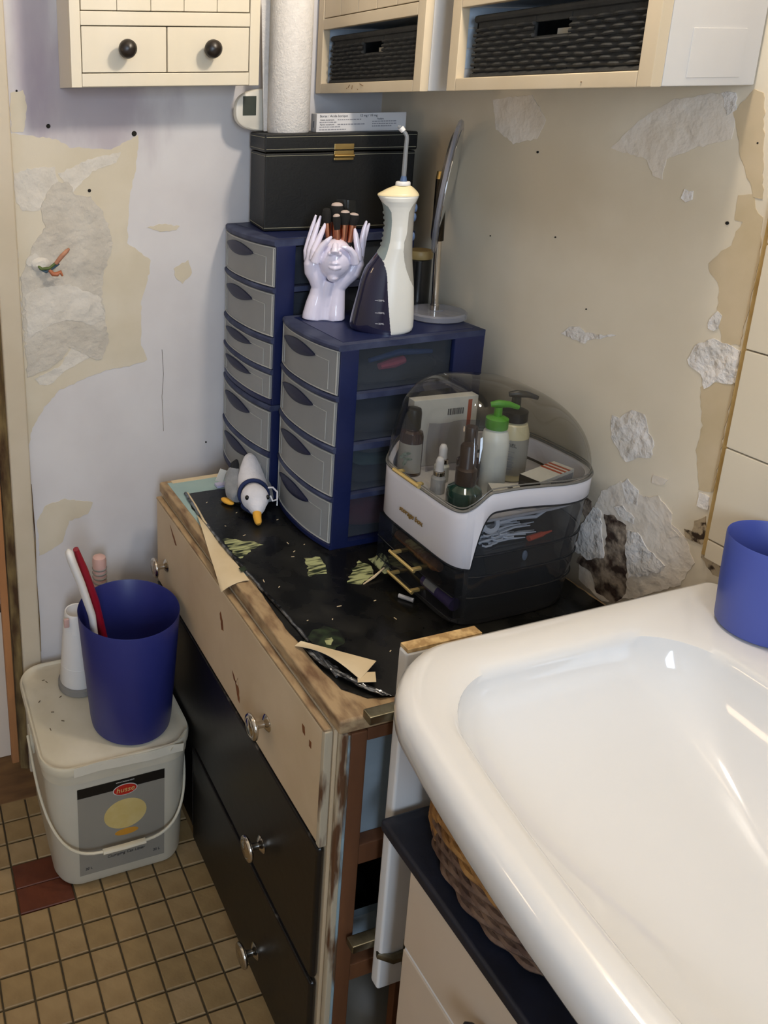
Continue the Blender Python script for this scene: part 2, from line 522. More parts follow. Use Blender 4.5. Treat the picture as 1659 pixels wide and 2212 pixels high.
RIGHT_PATCHES = [('paint_patch', 'tan', 1, [(-0.8072, 1.3668), (-0.8276, 1.3689), (-0.8321, 1.3524), (-0.8433, 1.3425), (-0.8505, 1.2835), (-0.8481, 1.2211), (-0.8469, 1.1813), (-0.8231, 1.1746), (-0.8077, 1.2206), (-0.8056, 1.2479), (-0.7897, 1.2631), (-0.7855, 1.2747), (-0.7945, 1.2884), (-0.8105, 1.3031), (-0.8131, 1.3211), (-0.8198, 1.3337), (-0.8085, 1.3351)]),
 ('paint_patch', 'tan', 1, [(-0.8052, 1.1101), (-0.822, 1.1219), (-0.8487, 1.1306), (-0.8483, 1.0922), (-0.8491, 0.9771), (-0.83, 0.9703), (-0.8155, 1.0227), (-0.8171, 1.0597)]),
 ('plaster_patch', 'pale', 1, [(-0.6559, 0.8215), (-0.6779, 0.8958), (-0.7073, 0.9266), (-0.7576, 0.9201), (-0.7908, 0.907), (-0.8227, 0.8945), (-0.8425, 0.8657), (-0.829, 0.8231), (-0.7699, 0.7651), (-0.7092, 0.7187), (-0.6601, 0.7309)]),
 ('plaster_chip', 'chip', 2, [(-0.5581, 1.1191), (-0.571, 1.1334), (-0.5907, 1.1409), (-0.6036, 1.1335), (-0.6342, 1.137), (-0.66, 1.145), (-0.658, 1.1411), (-0.6164, 1.1263), (-0.6066, 1.1165), (-0.5829, 1.1172)]),
 ('plaster_chip', 'chip', 2, [(-0.6754, 1.0209), (-0.6899, 1.0228), (-0.7074, 1.042), (-0.7299, 1.0434), (-0.7394, 1.0186), (-0.7521, 1.01), (-0.7509, 0.9832), (-0.7298, 0.9753), (-0.7117, 0.9604), (-0.6929, 0.9764), (-0.6799, 0.988)]),
 ('plaster_chip', 'chip', 2, [(-0.7796, 1.1417), (-0.7862, 1.1643), (-0.8105, 1.1812), (-0.849, 1.1741), (-0.8492, 1.1585), (-0.8512, 1.1334), (-0.8397, 1.1257), (-0.8252, 1.127), (-0.8117, 1.1102), (-0.8015, 1.1297), (-0.7852, 1.135)]),
 ('plaster_chip', 'chip', 2, [(-0.8004, 1.1905), (-0.8011, 1.2027), (-0.8096, 1.2176), (-0.8167, 1.2124), (-0.816, 1.2005), (-0.8088, 1.1897)]),
 ('plaster_chip', 'chip', 2, [(-0.7116, 0.9243), (-0.7188, 0.936), (-0.7386, 0.9272), (-0.7426, 0.9052), (-0.723, 0.8981)]),
 ('plaster_chip', 'pale', 2, [(-0.7596, 0.9627), (-0.7834, 0.9643), (-0.7784, 0.9529), (-0.7597, 0.9489)]),
 ('plaster_chip', 'pale', 2, [(-0.75, 0.9208), (-0.7723, 0.9338), (-0.7968, 0.9181), (-0.8018, 0.8976), (-0.8159, 0.8911), (-0.7988, 0.882), (-0.7835, 0.8997)]),
 ('plaster_chip', 'chip', 3, [(-0.6677, 0.8659), (-0.6822, 0.8654), (-0.6918, 0.827), (-0.7006, 0.7932), (-0.672, 0.7743), (-0.6446, 0.7749), (-0.649, 0.82)]),
 ('plaster_chip', 'chip', 3, [(-0.704, 0.8838), (-0.719, 0.8912), (-0.7415, 0.883), (-0.7408, 0.8728), (-0.7169, 0.8729)]),
 ('mould_patch', 'mould', 1, [(-0.6882, 0.8634), (-0.7069, 0.8678), (-0.7291, 0.8643), (-0.7393, 0.8227), (-0.7485, 0.7573), (-0.7314, 0.731), (-0.6977, 0.7283), (-0.6811, 0.7557), (-0.6508, 0.7568), (-0.6574, 0.7714), (-0.7002, 0.7956), (-0.6995, 0.8312)]),
 ('mould_patch', 'mould', 2, [(-0.6468, 0.8503), (-0.6545, 0.8748), (-0.6638, 0.8716), (-0.6644, 0.8514), (-0.658, 0.8377)]),
 ('plaster_chip', 'chip', 3, [(-0.734, 0.8595), (-0.7503, 0.8632), (-0.7737, 0.8468), (-0.8, 0.8376), (-0.7976, 0.8243), (-0.7488, 0.7854), (-0.7361, 0.8259)]),
 ('plaster_chip', 'chip', 2, [(-0.8304, 0.9683), (-0.8467, 0.9673), (-0.8473, 0.9479), (-0.8322, 0.9471)]),
 ('mould_patch', 'mouldspots', 2, [(-0.8321, 0.9247), (-0.8469, 0.9389), (-0.8537, 0.9092), (-0.8478, 0.8948), (-0.8242, 0.8956), (-0.8201, 0.9049), (-0.8308, 0.9082)]),
 ('mould_patch', 'mouldspots', 2, [(-0.85, 0.8892), (-0.8796, 0.8903), (-0.8821, 0.8673), (-0.8703, 0.8626), (-0.8519, 0.879)]),
 ('plaster_chip', 'pale', 1, [(-0.3408, 1.4822), (-0.433, 1.4891), (-0.4699, 1.4499), (-0.4545, 1.4206), (-0.403, 1.411), (-0.3567, 1.4323)]),
 ('plaster_chip', 'pale', 1, [(-0.6033, 1.4133), (-0.644, 1.4533), (-0.6973, 1.4812), (-0.7366, 1.4868), (-0.7709, 1.4893), (-0.7854, 1.4616), (-0.7849, 1.4335), (-0.7363, 1.4198), (-0.6979, 1.4026), (-0.696, 1.3745), (-0.6803, 1.3795), (-0.6689, 1.4008)]),
 ('plaster_chip', 'chip', 2, [(-0.7616, 1.4894), (-0.78, 1.4892), (-0.785, 1.4699), (-0.7733, 1.4614)]),
 ('plaster_chip', 'chip', 2, [(-0.7297, 1.3541), (-0.7331, 1.3654), (-0.7454, 1.3654), (-0.7463, 1.3534), (-0.7377, 1.3488)]),
 ('plaster_patch', 'tan', 1, [(-0.7813, 1.4671), (-0.8031, 1.4916), (-0.8162, 1.4888), (-0.8389, 1.3644), (-0.8282, 1.3661), (-0.8002, 1.4174)])]
LEAVES = [('leaf_print', 'leafgreen', [(-0.4981, -0.349), (-0.4853, -0.3469), (-0.4697, -0.3619), (-0.4451, -0.3751), (-0.4358, -0.3878), (-0.4504, -0.3938), (-0.4636, -0.3971), (-0.4713, -0.4068), (-0.4826, -0.4136), (-0.4946, -0.4185), (-0.4966, -0.3967), (-0.4975, -0.3716)]),
 ('leaf_print', 'leafgreen', [(-0.3874, -0.4521), (-0.361, -0.4579), (-0.3644, -0.4834), (-0.3751, -0.5071), (-0.4091, -0.506), (-0.3948, -0.4778)]),
 ('leaf_print', 'leafgreen', [(-0.3031, -0.4901), (-0.2916, -0.508), (-0.3037, -0.5386), (-0.3387, -0.5557), (-0.358, -0.545), (-0.3275, -0.5112)]),
 ('leaf_print', 'leafdark', [(-0.4764, -0.6393), (-0.4512, -0.6357), (-0.4339, -0.6534), (-0.4417, -0.6798), (-0.4715, -0.6922), (-0.4821, -0.6776), (-0.4993, -0.6607)]),
 ('leaf_print', 'leafgreen', [(-0.4672, -0.6645), (-0.4551, -0.6593), (-0.4542, -0.6711), (-0.4658, -0.6808), (-0.4713, -0.6745)])]

# ---------------------------------------------------------------- the room
PITCH = 0.055
TX0, TY0 = -0.9075, -0.3553       # a corner of the tile grid
m = MB(); m.box(-1.9, 0.06, -2.9, 1.0, -0.05, -0.004)
floor = struct(m, 'floor', 'grout')

def tile_bm(mb, cx, cy, sx, sy, h=0.0, seed=0):
    g = 0.0018
    b = 0.0016
    hx, hy = sx / 2 - g, sy / 2 - g
    lo = [(-hx, -hy), (hx, -hy), (hx, hy), (-hx, hy)]
    hi = [(-hx + b, -hy + b), (hx - b, -hy + b), (hx - b, hy - b), (-hx + b, hy - b)]
    mb.loft([[(cx + x, cy + y, -0.004) for x, y in lo], [(cx + x, cy + y, h - b * 0.8) for x, y in lo], [(cx + x, cy + y, h) for x, y in hi]], cap0=False)

tile_mesh = {}
for k in 'abc':
    m = MB(); tile_bm(m, 0, 0, PITCH, PITCH)
    o = build(m, 'tile', 'tile_' + k, None, 0)
    tile_mesh[k] = o.data
    bpy.data.objects.remove(o)
far = MB()
rnd = random.Random(3)
count = 0
for i in range(-18, 17):
    for j in range(-20, 47):
        cx = TX0 + (i + 0.5) * PITCH
        cy = TY0 - (j + 0.5) * PITCH
        if cx > 0.02 or cx < -1.88 or cy < -2.88 or cy > 0.95: continue
        if i in (0, 1) and j in (-2, -1): continue
        if cy > -0.085 and cx < -0.70: continue
        near = -1.02 < cx < -0.53 and -0.98 < cy < -0.08
        if near:
            t = bpy.data.objects.new('tile', tile_mesh[rnd.choice('aabbc')])
            COL.objects.link(t)
            t.parent = floor
            t.location = (cx, cy, rnd.uniform(-0.0006, 0.0004))
            t.rotation_euler = (rnd.uniform(-0.006, 0.006), rnd.uniform(-0.006, 0.006), rnd.uniform(-0.01, 0.01))
            count += 1
        elif cx > -0.53 and cy > -1.7:
            continue
        else:
            tile_bm(far, cx, cy, PITCH, PITCH, rnd.uniform(-0.0006, 0.0004))
o = build(far, 'tile_field', 'tile_b', floor, 0)
o['kind'] = 'stuff'
for j in (-2, -1):
    m = MB(); tile_bm(m, TX0 + PITCH, TY0 - (j + 0.5) * PITCH, 2 * PITCH, PITCH + 0.0026)
    build(m, 'red_tile', 'tile_red', floor, 0, label='dark red floor tile among the tan ones')
m = MB()
for k in range(4):
    m.box(-1.6, -0.80, -0.085 + k * 0.27, -0.085 + k * 0.27 + 0.266, -0.004, 0.001, 0.001)
build(m, 'threshold_board', 'threshold_wood', floor, 0)

m = MB(); m.box(-0.815, 0.10, 0.0, 0.12, -0.02, 2.5)
wall_back = struct(m, 'wall_back', 'wall_back_paint')
m = MB(); m.box(-1.66, -0.82, 0.0, 0.12, 2.06, 2.5); m.box(-1.95, -1.66, 0.0, 0.12, -0.02, 2.5)
build(m, 'door_surround', 'wall_plain', wall_back, 0)
m = MB(); m.box(0.0, 0.12, -2.92, 0.0, -0.02, 2.5)
wall_right = struct(m, 'wall_right', 'wall_right_paint')
m = MB(); m.box(-1.98, -1.9, -2.92, 1.0, -0.02, 2.5)
struct(m, 'wall_left', 'wall_plain')
m = MB(); m.box(-1.95, 0.1, -2.98, -2.90, -0.02, 2.5)
struct(m, 'wall_front', 'wall_plain')
m = MB(); m.box(-1.95, 0.1, 1.0, 1.08, -0.02, 2.5)
struct(m, 'wall_hall', 'wall_plain')
m = MB(); m.box(-1.98, 0.12, -2.98, 1.08, 2.5, 2.56)
struct(m, 'ceiling', 'ceiling_paint')
m = MB()
for a, b in ((-1.58, -1.55), (-1.05, -1.02)):
    m.box(a, b, -2.9, -2.87, 0.97, 2.13, 0.004)
m.box(-1.58, -1.02, -2.9, -2.87, 0.94, 0.98, 0.004)
m.box(-1.58, -1.02, -2.9, -2.87, 2.12, 2.16, 0.004)
struct(m, 'window_1', 'trim_paint')

def patches(data, wall, ax):
    for n, (name, mt, lev, pts) in enumerate(data):
        h = {1: 0.0006, 2: 0.0012, 3: 0.0018, 4: 0.0024}[lev] + n * 0.00002
        poly = ragged(pts, 0.006, 0.0016 if lev < 3 else 0.0022, n * 7 + ax)
        m = MB()
        if ax == 1: m.prism(poly, 1, -h, 0.0004)
        else: m.prism(poly, 0, -h, 0.0004)
        build(m, name, mt, wall, 0)
patches(BACK_PATCHES, wall_back, 1)
patches(RIGHT_PATCHES, wall_right, 0)
# screw holes and cracks
for (x, z, r) in ((-0.714, 1.446, 0.0042), (-0.546, 1.428, 0.0052), (-0.639, 1.323, 0.0035), (-0.392, 0.76, 0.002), (-0.77, 1.51, 0.002)):
    m = MB(); m.lathe([(r, 0.0), (r * 0.95, 0.0014)], M=Matrix.Rotation(PI / 2, 4, 'X'), seg=12)
    m.xf(Matrix.Translation((x, 0, z)))
    build(m, 'screw_hole', 'dark_hole', wall_back)
for (y, z, r) in ((-0.52, 1.27, 0.0013), (-0.80, 1.33, 0.0022), (-0.60, 1.17, 0.0011), (-0.82, 1.43, 0.0012), (-0.46, 1.40, 0.002), (-0.37, 1.25, 0.0011)):
    m = MB(); m.lathe([(r, 0.0), (r * 0.95, 0.0014)], M=Matrix.Rotation(-PI / 2, 4, 'Y'), seg=12)
    m.xf(Matrix.Translation((0, y, z)))
    build(m, 'screw_hole', 'dark_hole', wall_right)
m = MB()
m.tube([(-0.493, -0.0006, 0.985), (-0.490, -0.0006, 0.93), (-0.494, -0.0006, 0.88), (-0.491, -0.0006, 0.80)], 0.0004, 5)
m.tube([(-0.786, -0.001, 0.72), (-0.783, -0.001, 0.60), (-0.787, -0.001, 0.5), (-0.784, -0.001, 0.40), (-0.787, -0.001, 0.31)], [0.002, 0.0012, 0.0025, 0.001, 0.003], 6)
build(m, 'hairline_crack', 'rotten_wood', wall_back)

# wall tiles on the right wall, beside the basin
TZ = [0.885, 0.914, 1.047, 1.180, 1.313, 1.446, 1.58, 1.72]
for r in range(len(TZ) - 1):
    for k in range(7):
        y1 = -0.8615 - k * 0.2
        m = MB(); m.box(-0.011, -0.003, y1 - 0.1985, y1, TZ[r] + 0.0012, TZ[r + 1] - 0.0004, 0.0016, 2)
        build(m, 'wall_tile', 'wall_tile', wall_right)
m = MB(); m.box(-0.0035, 0.0005, -2.3, -0.853, 0.886, 1.71)
m.box(-0.006, -0.001, -0.8605, -0.853, 0.886, 1.71, 0.0015)
build(m, 'tile_adhesive', 'tile_adhesive', wall_right)

# door trim, rotten frame edge and bare batten at the doorway
m = MB(); m.box(-0.828, -0.787, -0.016, 0.004, 0.0, 2.12, 0.004, 3)
struct(m, 'trim_1', 'trim_paint', 35)
m = MB()
rings = []
for k in range(60):
    z = 0.002 + k * 0.035
    w = 0.004 * noise.noise(Vector((0.0, 2.0, z * 14)))
    w2 = 0.003 * noise.noise(Vector((5.0, 2.0, z * 22)))
    rings.append([(-0.846 + w, 0.003 + w2, z), (-0.8285, -0.004 + w2, z), (-0.8285, 0.06, z), (-0.846 + w, 0.06, z)])
m.loft(rings)
struct(m, 'trim_2', 'rotten_wood', 0)
m = MB(); m.box(-0.866, -0.850, -0.008, 0.012, 0.03, 1.7, 0.002)
struct(m, 'trim_3', 'bare_wood', 35)
# white board standing in the doorway behind the batten
t = thing('white_drawer_front', 'white board with round hole standing in the doorway behind the bare batten', 'board', (-0.98, 0.05, 0.0015))
m = MB(); m.box(-1.12, -0.8515, 0.05, 0.068, 0.0015, 0.425, 0.003)
build(m, 'panel', 'white_board', t)
m = MB(); m.box(-1.12, -0.8515, 0.048, 0.07, 0.427, 0.446, 0.003)
build(m, 'top_edge', 'white_plastic', t)
for (x, z, r) in ((-0.862, 0.405, 0.011), (-0.859, 0.033, 0.0025)):
    m = MB(); m.lathe([(r, 0.0), (r, 0.0012)], M=Matrix.Rotation(PI / 2, 4, 'X'), seg=20)
    m.xf(Matrix.Translation((x, 0.0502, z)))
    build(m, 'drill_hole', 'dark_hole', t)

# ---------------------------------------------------------------- chest of drawers
mat('beige_paint', '#ccb696', 0.5, col2='#c3ab89', vs=9, bump=0.12, bs=60)
mat('worn_edge', '#a78d69', 0.6, col2='#6f5238', vs=70, lo=0.44, hi=0.72, bump=0.5, bs=80, stretch=(1, 0.35, 1))
mat('worn_edge_v', '#b3a58c', 0.6, col2='#5a3a22', vs=40, lo=0.50, hi=0.60, bump=0.5, bs=80, stretch=(1, 1, 0.2))
mat('worn_blue', '#8aa0a8', 0.6, col2='#5b4632', vs=40, lo=0.50, hi=0.60, bump=0.5, bs=80, stretch=(1, 1, 0.2))
mat('black_paint', '#0d0b0a', 0.35, col2='#13100e', vs=12, bump=0.12, bs=50)
mat('worn_black', '#141110', 0.5, col2='#6a6258', vs=30, lo=0.60, hi=0.72)
mat('brown_wood', '#6b4327', 0.6, col2='#56331c', vs=18, bump=0.3, bs=60, stretch=(1, 1, 0.15))
mat('pale_blue_paint', '#79848a', 0.6, col2='#879298', vs=14)
mat('pine_strip', '#9a7a4e', 0.6, col2='#866a42', vs=20, stretch=(1, 0.2, 1))
mat('chip_brown', '#6a3a16', 0.6, col2='#7d4a20', vs=40)
mat('chrome', '#cfc8be', 0.12, 1.0)
mat('dull_metal', '#98937f', 0.35, 1.0, col2='#7d7763', vs=60)
mat('black_void', '#0a0908', 0.9)

DX, DH = -0.530, 0.7238
Y0, Y1 = -0.8195, -0.085
ch = thing('chest_of_drawers', 'old beige chest of drawers with two black lower drawer fronts', 'dresser', (-0.265, -0.45, 0.0))
m = MB(); m.box(DX, -0.004, Y0, Y1, 0.702, DH, 0.004, 3)
top = build(m, 'top', 'worn_edge', ch)
m = MB(); m.box(-0.525, -0.008, Y1 - 0.018, Y1 - 0.001, 0.03, 0.703)
build(m, 'side_panel', 'beige_paint', ch)
m = MB(); m.box(-0.016, -0.006, Y0 + 0.01, Y1 - 0.02, 0.03, 0.703)
build(m, 'back_panel', 'black_void', ch)
m = MB(); m.box(-0.526, -0.508, Y1 - 0.017, Y1 - 0.0005, 0.04, 0.702, 0.003)
build(m, 'front_post', 'beige_paint', ch)
m = MB(); m.box(DX + 0.004, -0.512, Y0, Y0 + 0.012, 0.04, 0.7025, 0.003)
build(m, 'corner_edge', 'worn_edge_v', ch)
m = MB(); m.box(DX + 0.0125, -0.5135, Y0 - 0.0018, Y0 + 0.004, 0.04, 0.70, 0.001)
build(m, 'corner_strip', 'worn_blue', ch, label='strip of old pale blue paint')
m = MB(); m.box(-0.5133, -0.488, Y0 - 0.001, Y0 + 0.02, 0.03, 0.701, 0.003)
build(m, 'post', 'brown_wood', ch)
m = MB(); m.box(-0.05, -0.02, Y0, Y0 + 0.02, 0.03, 0.701, 0.003)
build(m, 'post', 'brown_wood', ch)
for z0, z1 in ((0.474, 0.508), (0.258, 0.288), (0.682, 0.7015), (0.03, 0.06)):
    m = MB(); m.box(-0.4878, -0.051, Y0 + 0.001, Y0 + 0.02, z0, z1, 0.002)
    build(m, 'rail', 'brown_wood', ch)
m = MB(); m.box(-0.487, -0.02, Y0 + 0.02, Y0 + 0.03, 0.49, 0.70)
build(m, 'end_panel', 'pale_blue_paint', ch)
m = MB(); m.box(-0.487, -0.02, Y0 + 0.035, Y0 + 0.045, 0.285, 0.33)
build(m, 'end_panel', 'pale_blue_paint', ch)
m = MB(); m.box(-0.52, -0.02, -0.60, Y1 - 0.02, 0.04, 0.47)
build(m, 'drawer_box', 'black_void', ch)
m = MB(); m.box(-0.5295, -0.514, Y0 + 0.014, Y1 - 0.02, 0.035, 0.70)
build(m, 'face_frame', 'beige_paint', ch)
m = MB(); m.box(-0.530, -0.522, Y0 + 0.004, Y1 - 0.005, 0.0, 0.034, 0.002)
build(m, 'plinth', 'pine_strip', ch)

def knob(parent, y, z, x=-0.5425, ch_name='knob'):
    m = MB()
    R = Matrix.Rotation(-PI / 2, 4, 'Y')      # z -> -x
    m.lathe([(0.0001, 0.0000), (0.0129, 0.0000), (0.0133, 0.0013), (0.0099, 0.0043), (0.0057, 0.0069), (0.0052, 0.0146), (0.0073, 0.0193),
             (0.0168, 0.0219), (0.0200, 0.0241), (0.0205, 0.0262), (0.0189, 0.0292), (0.0142, 0.0307), (0.0129, 0.0301), (0.0116, 0.0310), (0.0001, 0.0316)], M=R, seg=32)
    m.xf(Matrix.Translation((x, y, z)))
    return build(m, ch_name, 'chrome', parent, 50)

m = MB(); m.box(-0.5425, -0.530, -0.803, -0.103, 0.507, 0.698, 0.006, 3)
d1 = build(m, 'drawer_front', 'beige_paint', ch)
m = MB(); m.box(-0.5428, -0.5305, -0.803, -0.103, 0.6955, 0.7010, 0.002)
build(m, 'worn_edge', 'worn_edge', d1)
m = MB(); m.box(-0.5428, -0.5305, -0.805, -0.796, 0.507, 0.698, 0.002)
build(m, 'worn_edge', 'worn_edge_v', d1)
knob(d1, -0.168, 0.576); knob(d1, -0.640, 0.578)
for n, pts in enumerate(([(-0.452, 0.652), (-0.462, 0.640), (-0.466, 0.622), (-0.458, 0.620), (-0.454, 0.634), (-0.448, 0.646)],
                         [(-0.505, 0.572), (-0.516, 0.568), (-0.524, 0.55), (-0.531, 0.535), (-0.538, 0.533), (-0.534, 0.556), (-0.528, 0.575), (-0.522, 0.560), (-0.512, 0.560)],
                         [(-0.19, 0.68), (-0.215, 0.668), (-0.23, 0.655), (-0.222, 0.652), (-0.205, 0.664)],
                         [(-0.745, 0.665), (-0.752, 0.664), (-0.754, 0.652), (-0.748, 0.652)],
                         [(-0.766, 0.655), (-0.771, 0.655), (-0.772, 0.645), (-0.767, 0.645)])):
    m = MB(); m.prism(ragged(pts, 0.004, 0.001, 90 + n), 0, -0.5429, -0.5422)
    build(m, 'paint_chip', 'chip_brown', d1, 0)
m = MB(); m.box(-0.5425, -0.530, -0.803, -0.103, 0.262, 0.503, 0.006, 3)
d2 = build(m, 'drawer_front', 'black_paint', ch)
m = MB(); m.box(-0.5428, -0.5385, -0.801, -0.105, 0.4995, 0.5034, 0.0015)
build(m, 'worn_edge', 'worn_black', d2)
knob(d2, -0.635, 0.338)
m = MB(); m.box(-0.5425, -0.530, -0.803, -0.318, 0.030, 0.254, 0.006, 3)
d3 = build(m, 'drawer_front', 'black_paint', ch)
m = MB(); m.box(-0.5428, -0.5385, -0.801, -0.318, 0.2505, 0.2544, 0.0015)
m.box(-0.5428, -0.5385, -0.3205, -0.3172, 0.06, 0.252, 0.0015)
build(m, 'worn_edge', 'worn_black', d3)
knob(d3, -0.625, 0.097)
m = MB(); m.box(-0.534, -0.5296, -0.314, -0.103, 0.036, 0.258, 0.001)
build(m, 'side_front', 'black_paint', ch)

# grey pot on the bottom of the chest, seen through the open end
mat('grey_enamel', '#6a6255', 0.5, col2='#544c41', vs=8)
m = MB(); m.lathe([(0.05, 0.0), (0.092, 0.004), (0.100, 0.03), (0.100, 0.105), (0.095, 0.115), (0.078, 0.138), (0.045, 0.154), (0.0001, 0.158)], c=(-0.37, -0.705, 0.001), seg=40)
solo(m, 'grey_pot', 'grey_enamel', 'grey lidded pot standing low inside the open end of the chest', 'pot')

# ---------------------------------------------------------------- lining paper on the chest
mat('black_paper', '#0b0b0a', 0.22, col2='#1c1b17', vs=16, lo=0.42, hi=0.70, bump=0.25, bs=45, bdist=0.0015, rough2=0.45)
mat('teal_paper', '#8fa9a8', 0.7, col2='#9fb5b0', vs=10)
mat('cream_paper', '#d9c6a4', 0.7, col2='#cdb893', vs=14, bump=0.2, bs=60)
mat('foil_edge', '#9a9da2', 0.2, 0.8, col2='#15161a', vs=60, bump=0.8, bs=120)  # silver tone carries the highlight lines along the crinkled edge
mat('leafgreen', '#a9ad7c', 0.4, col2='#1c2412', vs=110, lo=0.46, hi=0.60, stretch=(0.25, 1.6, 1))
mat('leafdark', '#2c3a22', 0.4, col2='#0f120c', vs=60, lo=0.4, hi=0.6)
lp = thing('lining_paper', 'black glossy botanical lining paper with torn edges covering the chest top', 'paper', (-0.26, -0.45, DH))
m = MB(); m.box(-0.516, -0.03, -0.47, -0.098, DH, DH + 0.0006)
build(m, 'underlay_sheet', 'teal_paper', lp, 0, label='pale blue-green paper underneath')
m = MB(); m.box(-0.506, -0.36, -0.1035, -0.090, DH + 0.0006, DH + 0.0012)
build(m, 'underlay_strip', 'cream_paper', lp, 0)
outl = [(-0.494, -0.158), (-0.40, -0.160), (-0.30, -0.150), (-0.012, -0.15), (-0.012, -0.806), (-0.44, -0.800), (-0.474, -0.792), (-0.498, -0.766),
        (-0.505, -0.70), (-0.507, -0.62), (-0.503, -0.54), (-0.500, -0.46), (-0.500, -0.38), (-0.504, -0.30), (-0.507, -0.22)]
m = MB(); m.prism(ragged(outl, 0.012, 0.0012, 5), 2, DH + 0.0006, DH + 0.0014)
build(m, 'black_sheet', 'black_paper', lp, 0)
m = MB()
pts = []; rd = []
for k in range(60):
    t = k / 59
    y = -0.160 - 0.585 * t
    x = -0.499 - 0.007 * math.sin(t * 5.2) + 0.0016 * noise.noise(Vector((t * 30, 0, 0)))
    pts.append((x, y, DH + 0.0042 + 0.0012 * noise.noise(Vector((t * 40, 3, 0)))))
    rd.append(0.0022 + 0.0012 * (1 - t) + 0.0012 * noise.noise(Vector((t * 26, 9, 2))))
m.tube(pts, rd, 9)
build(m, 'rolled_edge', 'foil_edge', lp, 25, label='crinkled shiny rolled edge')
m = MB(); m.tube([(-0.494, -0.158, DH + 0.003), (-0.500, -0.22, DH + 0.006), (-0.506, -0.28, DH + 0.006), (-0.506, -0.34, DH + 0.005)], [0.0022, 0.0024, 0.002, 0.0012], 7)
build(m, 'paper_strip', 'cream_paper', lp)
for k, (n, mt, pts) in enumerate(LEAVES):
    m = MB(); m.prism(ragged(pts, 0.006, 0.0022, 40 + k), 2, DH + 0.0013, DH + 0.0018 + k * 0.00005)
    build(m, n, mt, lp, 0)
for k in range(26):
    x = random.uniform(-0.49, -0.30); y = random.uniform(-0.75, -0.20)
    if y > -0.46 and x > -0.36: continue
    a = random.uniform(0, PI)
    L = random.uniform(0.0015, 0.004)
    m = MB(); m.box(-L, L, -0.0007, 0.0007, 0, 0.0005, M=Matrix.Translation((x, y, DH + 0.0013)) @ Matrix.Rotation(a, 4, 'Z'))
    build(m, 'scuff', 'cream_paper', lp, 0)
# cream flap hanging over the front edge and the curled piece near the corner
def flap(u, v):
    y = -0.262 - 0.226 * u
    w = 0.004 + 0.044 * u
    x = -0.507 - w * v
    z = DH + 0.003 + 0.0035 * v - 0.020 * (v * u) ** 2 + 0.0015 * math.sin(u * 9)
    return (x, y + 0.006 * v, z)
m = MB(); m.grid(flap, 20, 8, 0.0006)
build(m, 'torn_flap', 'cream_paper', lp, 60, label='cream flap of torn backing paper')
def curl(u, v):
    y = -0.664 - 0.098 * u
    x = -0.511 + 0.048 * u + 0.0315 * v * (0.12 + u * 0.88) - 0.004
    z = DH + 0.0022 + 0.012 * math.sin(u * PI) * (1 - v) + 0.006 * v + 0.004 * u
    return (x + 0.006 * v, y + 0.020 * v * u, z)
m = MB(); m.grid(curl, 20, 8, 0.0006)
build(m, 'torn_flap', 'cream_paper', lp, 60)
m = MB(); m.grid(lambda u, v: (-0.463 + 0.022 * u - 0.010 * v, -0.748 - 0.010 * u - 0.018 * v, DH + 0.006 + 0.003 * u), 8, 6, 0.0006)
build(m, 'torn_flap', 'cream_paper', lp, 60)
def cr(u, v):
    y = -0.68 - 0.12 * u
    x = -0.508 + 0.05 * u * u + 0.02 * v
    return (x, y, DH + 0.002 + 0.006 * (1 - v) + 0.003 * noise.noise(Vector((u * 12, v * 5, 1))))
m = MB(); m.grid(cr, 36, 10, 0.0005)
build(m, 'crumpled_edge', 'foil_edge', lp, 20)
m = MB(); m.grid(lambda u, v: (-0.512 + 0.012 * u, -0.455 - 0.012 * v + 0.004 * u, DH + 0.0078), 3, 3, 0.0004)
build(m, 'green_scrap', 'leafdark', lp, 0)
m = MB(); m.tube([(-0.335, -0.556, DH + 0.002), (-0.31, -0.548, DH + 0.006), (-0.285, -0.538, DH + 0.012)], [0.001, 0.0022, 0.0012], 6)
build(m, 'curled_strip', 'cream_paper', lp)
m = MB(); m.grid(lambda u, v: (-0.285 + 0.014 * v, -0.49 - 0.05 * u, DH + 0.002 + 0.05 * u * (1 - u) * 1.6 * v), 12, 5, 0.0005)
build(m, 'curled_strip', 'leafgreen', lp, 60)

# pocket comb of pins: little pad of needles at the left of the sheet
mat('lilac_plastic', '#b9b6d0', 0.5)
mat('bristle', '#5a5550', 0.6)
t = thing('small_brush', 'tiny lilac comb with thin dark teeth lying beside the plush bird', 'comb', (-0.40, -0.148, DH + 0.0006))
m = MB(); m.box(-0.428, -0.405, -0.156, -0.139, DH + 0.0016, DH + 0.007, 0.001)
build(m, 'handle', 'lilac_plastic', t)
for k in range(7):
    m = MB(); m.box(-0.405, -0.386, -0.155 + k * 0.0025, -0.1542 + k * 0.0025, DH + 0.002, DH + 0.005)
    build(m, 'tooth', 'bristle', t, 0)

